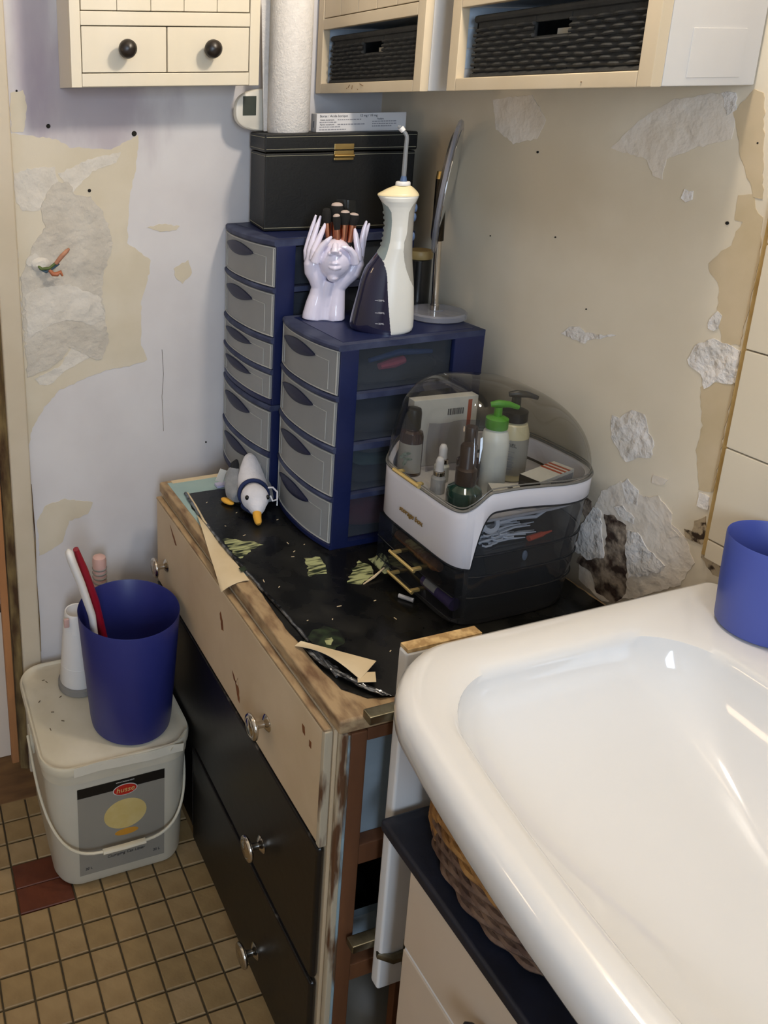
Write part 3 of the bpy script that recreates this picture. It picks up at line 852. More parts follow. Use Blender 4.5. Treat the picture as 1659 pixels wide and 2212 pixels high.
# ---------------------------------------------------------------- door panel with hinges between chest and basin
mat('white_paint_and_lit_ends', '#d9d6d2', 0.45, col2='#d4d0cb', vs=6)  # white door; also puts window light into the cabinet end panels
mat('chipboard', '#c9a976', 0.85, col2='#9d7d50', vs=90, lo=0.4, hi=0.6)
t = thing('cabinet_door', 'white cabinet door panel standing on edge between chest and washbasin', 'door', (-0.27, -0.854, 0.0))
m = MB(); m.box(-0.4715, -0.36, -0.862, -0.8445, 0.290, 0.843, 0.004, 3)
build(m, 'panel', 'white_paint_and_lit_ends', t)
m = MB(); m.box(-0.4695, -0.362, -0.861, -0.8455, 0.842, 0.8475, 0.0006)
build(m, 'raw_edge', 'chipboard', t, label='raw chipboard top edge')
for z in (0.736, 0.352):
    m = MB()
    m.box(-0.503, -0.452, -0.8435, -0.826, z - 0.006, z + 0.007, 0.002)
    h = build(m, 'hinge', 'dull_metal', t)
    m = MB(); m.tube([(-0.456, -0.838, z), (-0.470, -0.860, z), (-0.455, -0.868, z - 0.002), (-0.430, -0.866, z - 0.004)], [0.006, 0.006, 0.006, 0.007], 8)
    build(m, 'hinge_arm', 'dull_metal', h)
    m = MB(); m.box(-0.436, -0.408, -0.8655, -0.8622, z - 0.027, z + 0.020, 0.001)
    m.lathe([(0.013, 0.0), (0.013, 0.006), (0.009, 0.008)], M=Matrix.Rotation(PI / 2, 4, 'X'), c=(-0.422, -0.862, z - 0.004), seg=20)
    build(m, 'hinge_plate', 'dull_metal', h)
    for dz in (-0.021, 0.014):
        m = MB(); m.ell((-0.422, -0.866, z + dz), (0.004, 0.0015, 0.004), seg=10, rings=6)
        build(m, 'screw', 'chrome', h)
# wooden feet of the door panel stand behind the basin cabinet
m = MB(); m.box(-0.44, -0.37, -0.860, -0.847, 0.0, 0.291)
build(m, 'lower_board', 'brown_wood', t)

# ---------------------------------------------------------------- washbasin
mat('porcelain', '#e4e2e0', 0.09, col2='#e1dfdc', vs=3, coat=0.3)
def basin_outline(x0, x1, y0, y1, rf, rb, bow, n=12):
    """left end y1, right end y0, front x0 (bowed out), back x1"""
    o = rrect(x0, x1, y0, y1, (rb, rf, rf, rb), n)
    # add points along straight runs so every ring has the same dense outline
    out = []
    N = len(o)
    for i in range(N):
        a = Vector(o[i]); b = Vector(o[(i + 1) % N])
        out.append(a)
        if (i + 1) % (n + 1) == 0:
            for k in range(1, 16):
                out.append(a.lerp(b, k / 16))
    yc, hl = (y0 + y1) / 2, (y1 - y0) / 2
    res = []
    for p in out:
        f = smoothstep((x1 - p.x) / (x1 - x0))
        res.append((p.x + bow * f * ((p.y - yc) / hl) ** 2, p.y))
    return res
def ring(x0, x1, y0, y1, rf, rb, bow, z):
    return [(x, y, z) for x, y in basin_outline(x0, x1, y0, y1, rf, rb, bow)]
RZ = 0.860
YL, YR = -0.868, -1.78
rings = [ring(-0.40, -0.20, YR + 0.30, YL - 0.30, 0.05, 0.05, 0.01, 0.7165),
         ring(-0.46, -0.10, YR + 0.15, YL - 0.17, 0.08, 0.03, 0.03, 0.745),
         ring(-0.50, -0.004, YR + 0.05, YL - 0.07, 0.08, 0.01, 0.05, 0.782),
         ring(-0.560, -0.004, YR + 0.012, YL - 0.014, 0.090, 0.01, 0.055, 0.798),
         ring(-0.578, -0.003, YR + 0.002, YL - 0.002, 0.095, 0.01, 0.06, 0.806),
         ring(-0.584, -0.003, YR, YL, 0.10, 0.01, 0.06, 0.817),
         ring(-0.586, -0.003, YR, YL, 0.10, 0.01, 0.06, 0.838),
         ring(-0.584, -0.003, YR + 0.001, YL - 0.001, 0.10, 0.01, 0.06, 0.848),
         ring(-0.578, -0.004, YR + 0.006, YL - 0.005, 0.096, 0.012, 0.06, 0.856),
         ring(-0.568, -0.008, YR + 0.014, YL - 0.012, 0.092, 0.015, 0.06, 0.860),
         ring(-0.548, -0.10, YR + 0.05, YL - 0.044, 0.085, 0.03, 0.055, 0.8595),
         ring(-0.541, -0.126, YR + 0.06, YL - 0.053, 0.085, 0.075, 0.052, 0.8575)]
for i in range(25):
    t = i / 24
    ix = 0.002 + 0.188 * t ** 1.55
    iy = 0.003 + 0.36 * t ** 1.75
    zz = 0.853 - 0.122 * (1 - (1 - t) ** 2.0)
    rr_ = 0.085 * (1 - t) + 0.006 * t
    rings.append(ring(-0.538 + ix, -0.132 - ix * 0.9, YR + 0.066 + iy, YL - 0.060 - iy, rr_, min(rr_, 0.08), 0.050 * (1 - t), zz))
t = thing('washbasin', 'wide white ceramic washbasin in the right foreground', 'washbasin', (-0.30, -1.32, 0.775))
m = MB(); m.loft(rings, cap0=True, cap1=True)
build(m, 'bowl', 'porcelain', t, 60)
m = MB(); m.lathe([(0.026, 0.0), (0.026, 0.003), (0.018, 0.004), (0.016, 0.001), (0.0001, 0.001)], c=(-0.33, -1.32, 0.7308), seg=28)
build(m, 'drain', 'chrome', t)

# ---------------------------------------------------------------- cabinet under the basin
mat('navy_board', '#10131e', 0.5, col2='#151927', vs=30, bump=0.2, bs=120)
mat('cream_lacquer', '#cbb9a4', 0.4, col2='#c4b099', vs=5)
t = thing('vanity_cabinet', 'cream drawer cabinet with dark navy top board below the washbasin', 'cabinet', (-0.25, -1.3, 0.0))
m = MB(); m.box(-0.472, -0.02, -1.70, -0.930, 0.002, 0.594)
build(m, 'body', 'cream_lacquer', t)
m = MB(); m.box(-0.497, -0.012, -1.71, -0.872, 0.594, 0.612, 0.005, 3)
build(m, 'top_board', 'navy_board', t)
for k, (z0, z1) in enumerate(((0.4705, 0.592), (0.32, 0.4640), (0.165, 0.314), (0.01, 0.159))):
    m = MB(); m.box(-0.492, -0.4715, -1.698, -0.932, z0, z1, 0.002)
    d = build(m, 'drawer_front', 'cream_lacquer', t)
    for y in (-1.082, -1.5):
        m = MB(); m.lathe([(0.006, 0), (0.006, 0.012), (0.013, 0.016), (0.015, 0.022), (0.012, 0.027), (0.0001, 0.028)], M=Matrix.Rotation(-PI / 2, 4, 'Y'), c=(-0.492, y, (z0 + z1) / 2), seg=24)
        build(m, 'knob', 'navy_board', d, 50)
    m = MB(); m.box(-0.4900, -0.4712, -1.69, -0.934, z0 - 0.006, z0)
    build(m, 'gap_strip', 'white_plastic', d, 0)
# basin legs stand on the cabinet at the wall side
mat('pipe_white', '#d8d3ca', 0.4)

# ---------------------------------------------------------------- wicker basket on the navy board
mat('wicker', '#735844', 0.8, col2='#4c3427', vs=60, bump=0.5, bs=200)
mat('wicker_light', '#a5783f', 0.75, col2='#7d5528', vs=60, bump=0.5, bs=200)
mat('wicker_rope', '#8d6b40', 0.75, col2='#a98955', vs=80, bump=0.6, bs=220)
BC = Vector((-0.388, -1.010, 0.612)); BRX, BRY = 0.092, 0.134
bk = thing('wicker_basket', 'oval woven wicker basket tucked under the washbasin on the navy board', 'basket', BC)
def bpt(a, k, z, ex=0.0):
    f = 1.0 + k
    return Vector((BC.x + math.cos(a) * (BRX * f + ex), BC.y + math.sin(a) * (BRY * f + ex), z))
NS = 40
m = MB(); m.lathe([(0.0001, 0.003), (0.9, 0.003), (0.93, 0.006), (0.95, 0.010), (0.0001, 0.010)], c=BC, sx=BRX, sy=BRY, seg=48)
build(m, 'base', 'wicker', bk)
for r in range(9):
    z = BC.z + 0.008 + r * 0.0082
    pts = []
    for k in range(NS * 4):
        a = 2 * PI * k / (NS * 4)
        w = 0.0026 * math.cos(NS / 2 * a + (r % 2) * PI)
        pts.append(bpt(a, -0.05 + 0.004 * r, z + 0.0012 * noise.noise(Vector((a * 3, r, 0))), w))
    m = MB(); m.tube(pts, 0.0046, 6, closed=True, flat=1.0)
    build(m, 'strand', 'wicker' if r < 6 else 'wicker_light', bk)
for k in range(NS):
    a = 2 * PI * (k + 0.5) / NS
    m = MB(); m.tube([bpt(a, -0.06, BC.z + 0.004), bpt(a, -0.04, BC.z + 0.045), bpt(a, -0.02, BC.z + 0.090)], 0.0024, 6)
    build(m, 'stake', 'wicker_light', bk)
for s in range(3):
    pts = []
    for k in range(260):
        a = 2 * PI * k / 260
        ph = 34 * a + s * 2 * PI / 3
        pts.append(bpt(a, -0.015, BC.z + 0.092 + 0.0052 * math.sin(ph), 0.0052 * math.cos(ph)))
    m = MB(); m.tube(pts, 0.0048, 6, closed=True)
    build(m, 'rope_rim', 'wicker_rope', bk)
# rough bundle of bark strips bound over the corner nearest the wall
for k in range(9):
    a0 = 2.55 + k * 0.02
    z = BC.z + 0.02 + k * 0.0075
    m = MB(); m.tube([bpt(a0, -0.02, z), bpt(a0 - 0.25, 0.0, z + 0.003), bpt(a0 - 0.55, 0.0, z + 0.002), bpt(a0 - 0.9, -0.02, z)], [0.003, 0.0052, 0.0055, 0.003], 6)
    build(m, 'bark_strip', 'wicker_light', bk)

# ---------------------------------------------------------------- blue tumbler on the basin
mat('blue_frost', '#4d5cae', 0.42, col2='#4756a6', vs=4, alpha=0.93)
m = MB()
c = (-0.050, -0.974, RZ)
m.lathe([(0.036, 0.001), (0.045, 0.002), (0.0475, 0.006), (0.0500, 0.060), (0.0515, 0.118), (0.0508, 0.120), (0.0498, 0.118), (0.0480, 0.060), (0.0455, 0.010), (0.030, 0.006), (0.0001, 0.005)], c=c, seg=56)
solo(m, 'blue_tumbler', 'blue_frost', 'frosted blue plastic tumbler standing on the washbasin rim', 'tumbler')

# ---------------------------------------------------------------- wall cabinets
mat('cream_cabinet', '#ded5c2', 0.45, col2='#d8ceb8', vs=7, stretch=(1, 1, 0.2))
mat('cream_cabinet_side', '#dcd4c4', 0.45)
mat('tan_cabinet', '#d6c6ab', 0.45, col2='#cdbb9d', vs=7, stretch=(1, 1, 0.3))
mat('inner_window_lit', '#b9c6d2', 0.5)  # bluish window light inside the cabinets put into the colour
mat('dark_knob', '#17120f', 0.35, col2='#2a2019', vs=30, bump=0.2, bs=60)
mat('scuff_brown', '#7a5a36', 0.7)
CZ = 1.514
t = thing('wall_cabinet', 'cream wall cabinet with two small drawers hanging on the back wall', 'cabinet', (-0.51, -0.05, CZ))
FX0, FX1, FY = -0.690, -0.3335, -0.106
m = MB()
m.box(FX0 + 0.001, FX0 + 0.014, FY + 0.014, -0.001, CZ, 2.15)
m.box(FX1 - 0.014, FX1 - 0.001, FY + 0.014, -0.001, CZ, 2.15)
m.box(FX0 + 0.014, FX1 - 0.014, FY + 0.014, -0.001, CZ + 0.004, CZ + 0.016)
m.box(FX0 + 0.014, FX1 - 0.014, FY + 0.014, -0.001, 1.618, 1.630)
m.box(FX0 + 0.014, FX1 - 0.014, -0.008, -0.001, CZ, 2.15)
m.box(FX0, FX1, FY, -0.001, 2.13, 2.15)
build(m, 'carcass', 'cream_cabinet_side', t)
for a, b in ((FX0, -0.671), (-0.3535, FX1)):
    m = MB(); m.box(a, b, FY, FY + 0.0145, CZ - 0.001, 2.13, 0.0015)
    build(m, 'stile', 'cream_cabinet', t)
for a, b in ((CZ, 1.5365), (1.6155, 1.6385)):
    m = MB(); m.box(-0.6708, -0.3537, FY, FY + 0.0145, a, b, 0.0015)
    build(m, 'rail', 'cream_cabinet', t)
for a, b, kx in ((-0.6695, -0.5150, -0.5935), (-0.5125, -0.3550, -0.4345)):
    m = MB(); m.box(a, b, FY + 0.001, FY + 0.0155, 1.538, 1.614, 0.001)
    d = build(m, 'drawer_front', 'cream_cabinet', t)
    m = MB()
    m.lathe([(0.008, 0.0), (0.007, 0.008), (0.009, 0.012), (0.0145, 0.017), (0.0165, 0.023), (0.0150, 0.030), (0.0095, 0.0355), (0.0001, 0.037)], M=Matrix.Rotation(PI / 2, 4, 'X'), c=(kx, FY + 0.001, 1.576), seg=28)
    build(m, 'knob', 'dark_knob', d, 50)
gx = [-0.6695, -0.605, -0.543, -0.481, -0.418, -0.355]
for k in range(5):
    m = MB(); m.box(gx[k] + 0.0003, gx[k + 1] - 0.0003, FY + 0.001, FY + 0.0145, 1.640, 2.128, 0.0015)
    build(m, 'door_plank', 'cream_cabinet', t)

mat('dark_wicker', '#262624', 0.75, col2='#1c1c1b', vs=40, bump=0.4, bs=160)
mat('price_tag', '#cfc9ba', 0.5)
def right_cabinet(y0, y1, label, stains):
    X = -0.162
    Z = 1.497
    t = thing('wall_cabinet', label, 'cabinet', (-0.08, (y0 + y1) / 2, Z), group=None)
    m = MB()
    m.box(X + 0.016, -0.002, y0, y0 + 0.016, Z + 0.0005, 2.15, 0.002)
    build(m, 'side_panel', 'white_paint_and_lit_ends', t)
    m = MB(); m.box(X + 0.016, -0.002, y1 - 0.016, y1, Z + 0.0005, 2.15, 0.002)
    build(m, 'side_panel', 'white_paint_and_lit_ends', t)
    m = MB(); m.box(X + 0.016, -0.012, y0 + 0.016, y1 - 0.016, Z + 0.002, Z + 0.016)
    build(m, 'bottom_panel', 'inner_window_lit', t)
    m = MB(); m.box(X + 0.016, -0.012, y0 + 0.016, y1 - 0.016, 1.620, 1.634)
    build(m, 'shelf', 'inner_window_lit', t)
    m = MB(); m.box(-0.0118, -0.002, y0 + 0.016, y1 - 0.016, Z + 0.002, 2.15)
    build(m, 'back_panel', 'inner_window_lit', t)
    for z in (1.530, 1.560, 1.590):
        m = MB(); m.box(X + 0.018, -0.014, y1 - 0.0172, y1 - 0.0158, z, z + 0.028, 0.0005)
        build(m, 'inner_board', 'inner_window_lit', t)
    for a, b in ((y0, y0 + 0.021), (y1 - 0.021, y1)):
        m = MB(); m.box(X, X + 0.016, a, b, Z, 2.15, 0.0015)
        build(m, 'stile', 'tan_cabinet', t)
    for a, b in ((Z, 1.5160), (1.6170, 1.6370)):
        m = MB(); m.box(X, X + 0.016, y0 + 0.0213, y1 - 0.0213, a, b, 0.0015)
        build(m, 'rail', 'tan_cabinet', t)
    n = 5
    w = (y1 - y0 - 0.044) / n
    for k in range(n):
        m = MB(); m.box(X + 0.001, X + 0.014, y0 + 0.022 + k * w + 0.0004, y0 + 0.022 + (k + 1) * w - 0.0004, 1.6385, 2.148, 0.0015)
        build(m, 'door_plank', 'tan_cabinet', t)
    for (y, z, dy, dz) in stains:
        m = MB(); m.tube([(X - 0.0003, y, z), (X - 0.0003, y + dy, z + dz)], 0.0006, 5)
        build(m, 'scratch', 'scuff_brown', t)
    return t
c2 = right_cabinet(-0.360, -0.008, 'cream wall cabinet over the black box in the corner', [(-0.14, 1.512, 0.006, -0.006), (-0.15, 1.511, 0.002, -0.007), (-0.175, 1.513, -0.012, -0.004), (-0.13, 1.505, 0.001, 0.001), (-0.17, 1.503, 0.003, 0.001)])
c3 = right_cabinet(-0.803, -0.428, 'cream wall cabinet with pale window-lit end panel beside the tiled wall', [(-0.70, 1.505, 0.002, 0.0)])
m = MB(); m.box(-0.112, -0.030, -0.8042, -0.8028, 1.507, 1.562, 0.0005)
build(m, 'patch_panel', 'white_paint_and_lit_ends', c3)

def dark_basket(y0, y1, label, tag):
    X0, X1, Z0, Z1 = -0.148, -0.022, 1.5135, 1.602
    t = thing('storage_basket', label, 'basket', ((X0 + X1) / 2, (y0 + y1) / 2, Z0), group='dark woven baskets in the wall cabinets')
    m = MB()
    hy0, hy1, hz0, hz1 = (y0 + y1) / 2 - 0.032, (y0 + y1) / 2 + 0.032, 1.567, 1.585
    m.box(X0, X0 + 0.006, y0, hy0, Z0, Z1, 0.002); m.box(X0, X0 + 0.006, hy1, y1, Z0, Z1, 0.002)
    m.box(X0, X0 + 0.006, hy0, hy1, Z0, hz0, 0.001); m.box(X0, X0 + 0.006, hy0, hy1, hz1, Z1, 0.001)
    m.box(X0, X1, y0, y0 + 0.006, Z0, Z1, 0.002); m.box(X0, X1, y1 - 0.006, y1, Z0, Z1, 0.002)
    m.box(X1 - 0.006, X1, y0, y1, Z0, Z1, 0.002); m.box(X0, X1, y0, y1, Z0, Z0 + 0.005)
    build(m, 'shell', 'dark_wicker', t)
    for z in (Z0 + 0.004, Z1 - 0.003):
        m = MB(); m.tube([(X0, y0, z), (X0, y1, z)], 0.0055, 8); m.tube([(X0, y1, z), (X1, y1, z)], 0.0055, 8)
        build(m, 'rim', 'dark_wicker', t)
    nst = 22
    for r in range(9):
        z = Z0 + 0.013 + r * 0.0072
        for (a, b) in ((y0, hy0), (hy1, y1)) if hz0 - 0.004 < z < hz1 + 0.004 else ((y0, y1),):
            pts = []
            for k in range(61):
                y = a + (b - a) * k / 60
                pts.append((X0 - 0.0015 + 0.0018 * math.cos((y - y0) / (y1 - y0) * nst * PI + r * PI), y, z + 0.002 * noise.noise(Vector((y * 18, r, tag)))))
            m = MB(); m.tube(pts, 0.0027, 6)
            build(m, 'strand', 'dark_wicker', t)
    m = MB(); m.box(X0 + 0.02, X0 + 0.022, (y0 + y1) / 2 - 0.03, (y0 + y1) / 2 + 0.012, 1.566, 1.576)
    build(m, 'paper_tag', 'price_tag', t, 0)
    return t
dark_basket(-0.334, -0.046, 'dark grey woven basket inside the corner wall cabinet', 1)
dark_basket(-0.776, -0.470, 'dark grey woven basket inside the wall cabinet beside the tiles', 2)

# ---------------------------------------------------------------- plastic drawer units
mat('navy_plastic', '#101a42', 0.42, col2='#131e4a', vs=12, bump=0.08, bs=200)
mat('dusty_navy', '#232b4a', 0.65, col2='#3d4560', vs=26, lo=0.40, hi=0.68)
mat('frosted_plastic', '#a0a1a1', 0.45, col2='#969797', vs=5, alpha=0.72)
mat('frosted_lip', '#b4b4b0', 0.4, alpha=0.85)
mat('frosted_side', '#4c525c', 0.3, alpha=0.35)
mat('handle_navy', '#111838', 0.5)

def drawer_unit(label, xf, xb, y0, y1, z0, z1, drawers, topth, posts, name='drawer_unit'):
    """x front/back, y right/left end, z foot/top, drawers = list of (z low, z high)"""
    t = thing(name, label, 'drawer unit', ((xf + xb) / 2, (y0 + y1) / 2, z0), group='stacked blue plastic drawer units')
    yc, hw = (y0 + y1) / 2, (y1 - y0) / 2
    bulge = 0.016
    def fx(y, d=0.0):
        return xf - d - bulge * (1 - min(1.0, abs((y - yc) / hw)) ** 2.4)
    def curved_slab(za, zb, xback, d, inset=0.0007, n=20):
        pl = [(fx(y0 + (y1 - y0) * k / n, d), y0 + inset + (y1 - y0 - 2 * inset) * k / n) for k in range(n + 1)]
        return pl + [(xback, y1 - inset), (xback, y0 + inset)]
    def soft_slab(m, za, zb, xback, d, r=0.002):
        for (zz0, zz1, dd) in ((za, za + r, d - r), (za + r, zb - r, d), (zb - r, zb, d - r)):
            pass
        pa = curved_slab(za, zb, xback, d - r); pb = curved_slab(za, zb, xback, d)
        rings = [[(x, y, za) for x, y in pa], [(x, y, za + r) for x, y in pb], [(x, y, zb - r) for x, y in pb], [(x, y, zb) for x, y in pa]]
        m.loft(rings)
    m = MB(); soft_slab(m, z1 - topth, z1, xb, 0.004, 0.003)
    top = build(m, 'top', 'dusty_navy', t)
    m = MB(); m.box(xf + 0.012, xb - 0.012, y0 + 0.016, y1 - 0.016, z1 - 0.002, z1 + 0.0008, 0.0004)
    build(m, 'top_inset', 'navy_plastic', top)
    m = MB(); soft_slab(m, z0, drawers[0][0] - 0.001, xb, 0.002)
    build(m, 'foot', 'navy_plastic', t)
    for k in range(len(drawers) - 1):
        m = MB(); soft_slab(m, drawers[k][1] + 0.0008, drawers[k + 1][0] - 0.0008, xb, 0.005, 0.003)
        build(m, 'divider', 'dusty_navy', t)
    ztop = z1 - topth + 0.001
    for ya, yb in ((y0, y0 + 0.010), (y1 - 0.010, y1)):
        for xa, xb2 in ((xf + 0.0005, posts[0]), (posts[1], xb)):
            m = MB(); m.box(xa, xb2, ya, yb, z0, ztop, 0.002)
            build(m, 'post', 'navy_plastic', t)
    m = MB(); m.box(xb - 0.006, xb, y0 + 0.002, y1 - 0.002, z0, ztop)
    build(m, 'back', 'navy_plastic', t)
    for (a, b) in drawers:
        n = 20
        yi0, yi1 = y0 + 0.003, y1 - 0.003
        def fr(u, v, d=0.0):
            y = yi0 + (yi1 - yi0) * u
            return (fx(y, d) , y, a + 0.0005 + (b - a - 0.001) * v)
        m = MB(); m.grid(lambda u, v: fr(u, v, 0.0005), n, 4, (0.0025, 0, 0))
        dr = build(m, 'drawer', 'frosted_plastic', t)
        # raised lip round the front and the recessed window line
        m = MB()
        for v in (0.02, 0.98):
            m.tube([fr(k / n, v, 0.0012) for k in range(n + 1)], 0.0013, 6)
        for u in (0.012, 0.988):
            m.tube([fr(u, 0.02, 0.0012), fr(u, 0.98, 0.0012)], 0.0013, 6)
        build(m, 'rim', 'frosted_lip', dr)
        m = MB()
        m.tube([fr(0.10, 0.08, 0.001), fr(0.10, 0.72, 0.001), fr(0.3, 0.74, 0.001), fr(0.5, 0.75, 0.001), fr(0.7, 0.74, 0.001), fr(0.91, 0.72, 0.001), fr(0.91, 0.08, 0.001)], 0.0008, 6)
        build(m, 'window_line', 'frosted_lip', dr)
        # leaf-shaped grip
        hz = b - 0.22 * (b - a) - 0.004
        hh = min(0.0125, 0.19 * (b - a))
        def leaf(u, v):
            y = y1 - 0.02 - (y1 - y0) * 0.62 * u - 0.002
            w = math.sin(PI * u) ** 0.8 if 0 < u < 1 else 0.0
            z = hz + hh * (v - 0.5) * 2 * w - 0.004 * (1 - w) * 0
            return (fx(y, 0.0035 + 0.004 * math.sin(PI * v) * w), y, z)
        m = MB(); m.grid(leaf, 20, 6, (0.003, 0, 0))
        build(m, 'grip', 'handle_navy', dr, 60)
        m = MB()
        m.box(xf + 0.004, xb - 0.008, y0 + 0.0115, y0 + 0.0130, a + 0.002, b - 0.004)
        m.box(xf + 0.004, xb - 0.008, y1 - 0.0130, y1 - 0.0115, a + 0.002, b - 0.004)
        m.box(xf + 0.004, xb - 0.008, y0 + 0.0115, y1 - 0.0115, a + 0.001, a + 0.0024)
        build(m, 'tray', 'frosted_side', dr, 0)
    return t

T1D = [(0.7374, 0.8175), (0.8278, 0.9087), (0.9216, 1.0020), (1.0134, 1.0920)]
drawer_unit('short blue plastic unit with four frosted drawers carrying the water flosser', -0.333, -0.052, -0.4450, -0.2400, DH + 0.0016, 1.1015, T1D, 0.0105, (-0.298, -0.113))
drawer_unit('lower blue two-drawer plastic unit behind the plush bird', -0.3505, -0.060, -0.2345, -0.006, DH + 0.0010, 0.9235, [(0.7405, 0.8145), (0.8275, 0.9105)], 0.0115, (-0.311, -0.12))
drawer_unit('upper blue four-drawer plastic unit under the black box', -0.3505, -0.060, -0.2345, -0.006, 0.9245, 1.2435, [(0.9365, 0.9850), (0.9970, 1.0465), (1.0600, 1.1435), (1.1550, 1.2305)], 0.0125, (-0.311, -0.12))

# things lying in the drawers, seen through the open side and the frosted fronts
mat('red_cloth', '#8a2f38', 0.8, col2='#7a2630', vs=30)
mat('pink_plastic', '#d0506a', 0.5)
mat('dark_fabric', '#2b3134', 0.9, col2='#202527', vs=30, bump=0.4, bs=90)
mat('teal_cloth', '#4d6a66', 0.85, col2='#5d7a76', vs=40, bump=0.4, bs=80)
mat('grey_cloth', '#8b8d8c', 0.9, col2='#7a7c7c', vs=40, bump=0.4, bs=80)
mat('blue_plastic', '#2d5fa8', 0.45)
mat('paper_white', '#dcd8d0', 0.6)
mat('red_print', '#b03a2e', 0.6)
def bundle(x0, x1, y0, y1, z0, z1, seed, m=None):
    m = m or MB()
    def p(u, v):
        a = 2 * PI * u
        r = 1 + 0.10 * noise.noise(Vector((math.cos(a) * 1.5, math.sin(a) * 1.5, seed + v * 2)))
        c = math.cos(a); s = math.sin(a)
        e = 0.55
        cx = math.copysign(abs(c) ** e, c); sy = math.copysign(abs(s) ** e, s)
        f = 1 - 0.16 * (2 * v - 1) ** 4
        return ((x0 + x1) / 2 + (x1 - x0) / 2 * cx * r * f, (y0 + y1) / 2 + (y1 - y0) / 2 * sy * r * f, z0 + (z1 - z0) * v)
    n, k = 28, 8
    rings = [[p(i / n, j / k) for i in range(n)] for j in range(k + 1)]
    m.loft(rings)
    return m
solo(bundle(-0.29, -0.13, -0.42, -0.27, 0.7402, 0.795, 1), 'folded_pouch', 'red_cloth', 'dark red pouch in the lowest drawer of the short blue unit', 'pouch')
solo(bundle(-0.29, -0.12, -0.425, -0.27, 0.8308, 0.859, 2), 'folded_cloth', 'dark_fabric', 'dark folded cloth at the bottom of a drawer beside the organiser', 'cloth', None)
solo(bundle(-0.28, -0.13, -0.42, -0.28, 0.8602, 0.880, 3), 'folded_cloth', 'teal_cloth', 'dull teal folded cloth in the middle of a stack seen through the drawer side', 'cloth')
solo(bundle(-0.27, -0.14, -0.415, -0.29, 0.8812, 0.897, 4), 'folded_cloth', 'grey_cloth', 'pale grey folded cloth on top of the teal cloth in the drawer', 'cloth')
solo(bundle(-0.30, -0.10, -0.425, -0.27, 0.9246, 0.965, 5), 'dark_bag', 'dark_fabric', 'dark bag in the second drawer of the short blue unit', 'bag')
solo(bundle(-0.30, -0.11, -0.425, -0.27, 1.0164, 1.046, 6), 'wash_bag', 'dark_fabric', 'dark wash bag in the top drawer under the flosser', 'bag')
m = MB(); m.tube([(-0.245, -0.424, 1.050), (-0.215, -0.422, 1.053), (-0.195, -0.420, 1.056)], [0.006, 0.009, 0.007], 10)
solo(m, 'hair_brush', 'pink_plastic', 'pink rounded handle lying on the dark wash bag in the top drawer', 'handle')
m = MB(); m.tube([(-0.25, -0.40, 1.054), (-0.19, -0.40, 1.063), (-0.125, -0.40, 1.058)], [0.004, 0.006, 0.004], 10)
solo(m, 'blue_comb', 'blue_plastic', 'slim blue comb lying on the dark wash bag', 'comb')
m = MB(); m.box(-0.33, -0.30, -0.17, -0.05, 1.1575, 1.195, 0.004); 
solo(m, 'tissue_pack', 'paper_white', 'white packet showing through the top frosted drawer under the black box', 'packet')
m = MB(); m.box(-0.32, -0.28, -0.16, -0.09, 1.1952, 1.208, 0.002)
solo(m, 'red_pack', 'red_print', 'red packet on the white packet in the top frosted drawer', 'packet')

# ---------------------------------------------------------------- black leather box on the tall unit
mat('black_leather', '#100f0c', 0.5, col2='#141310', vs=10, bump=0.2, bs=260, spec=0.3)
mat('stitching', '#8d8a76', 0.7)
mat('gold_metal', '#b59a63', 0.28, 1.0)
mat('gold_bright', '#f2d48c', 0.3, 0.75)
BZ = 1.2452
A = Vector((-0.334, -0.143)); ang = math.atan2(-0.061, 0.284)
BM = Matrix.Translation((A.x, A.y, BZ)) @ Matrix.Rotation(ang, 4, 'Z')     # x along the front, y to the back
bx = thing('leather_box', 'black stitched leather box with brass clasp on the tall blue drawer unit', 'box', (A.x + 0.12, A.y + 0.03, BZ))
BL, BD = 0.289, 0.124
m = MB(); m.box(0, BL, 0, BD, 0, 0.146, 0.003, 2, M=BM)
body = build(m, 'body', 'black_leather', bx)
m = MB(); m.box(-0.002, BL + 0.002, -0.002, BD + 0.001, 0.1475, 0.181, 0.003, 2, M=BM)
lid = build(m, 'lid', 'black_leather', bx)
m = MB()
for z in (0.006, 0.141):
    m.tube([BM @ Vector((-0.0003, BD - 0.004, z)), BM @ Vector((-0.0003, 0.001, z))], 0.0006, 5)
    m.tube([BM @ Vector((0.001, -0.0003, z)), BM @ Vector((BL - 0.001, -0.0003, z))], 0.0006, 5)
build(m, 'stitching', 'stitching', body)
m = MB()
for z in (0.153, 0.175):
    m.tube([BM @ Vector((-0.0023, BD - 0.004, z)), BM @ Vector((-0.0023, 0.001, z))], 0.0006, 5)
    m.tube([BM @ Vector((0.001, -0.0023, z)), BM @ Vector((BL - 0.001, -0.0023, z))], 0.0006, 5)
build(m, 'stitching', 'stitching', lid)
m = MB(); m.box(0.130, 0.168, -0.0045, -0.002, 0.1505, 0.161, 0.0008, M=BM)
build(m, 'clasp_plate', 'gold_metal', lid)
m = MB(); m.box(0.130, 0.168, -0.0050, 0.0, 0.131, 0.1485, 0.0008, M=BM)
cl = build(m, 'clasp', 'gold_metal', body)
m = MB(); m.tube([BM @ Vector((0.130, -0.006, 0.139)), BM @ Vector((0.168, -0.006, 0.139))], 0.0035, 10)
build(m, 'clasp_roll', 'gold_metal', cl)

BT = BZ + 0.1812
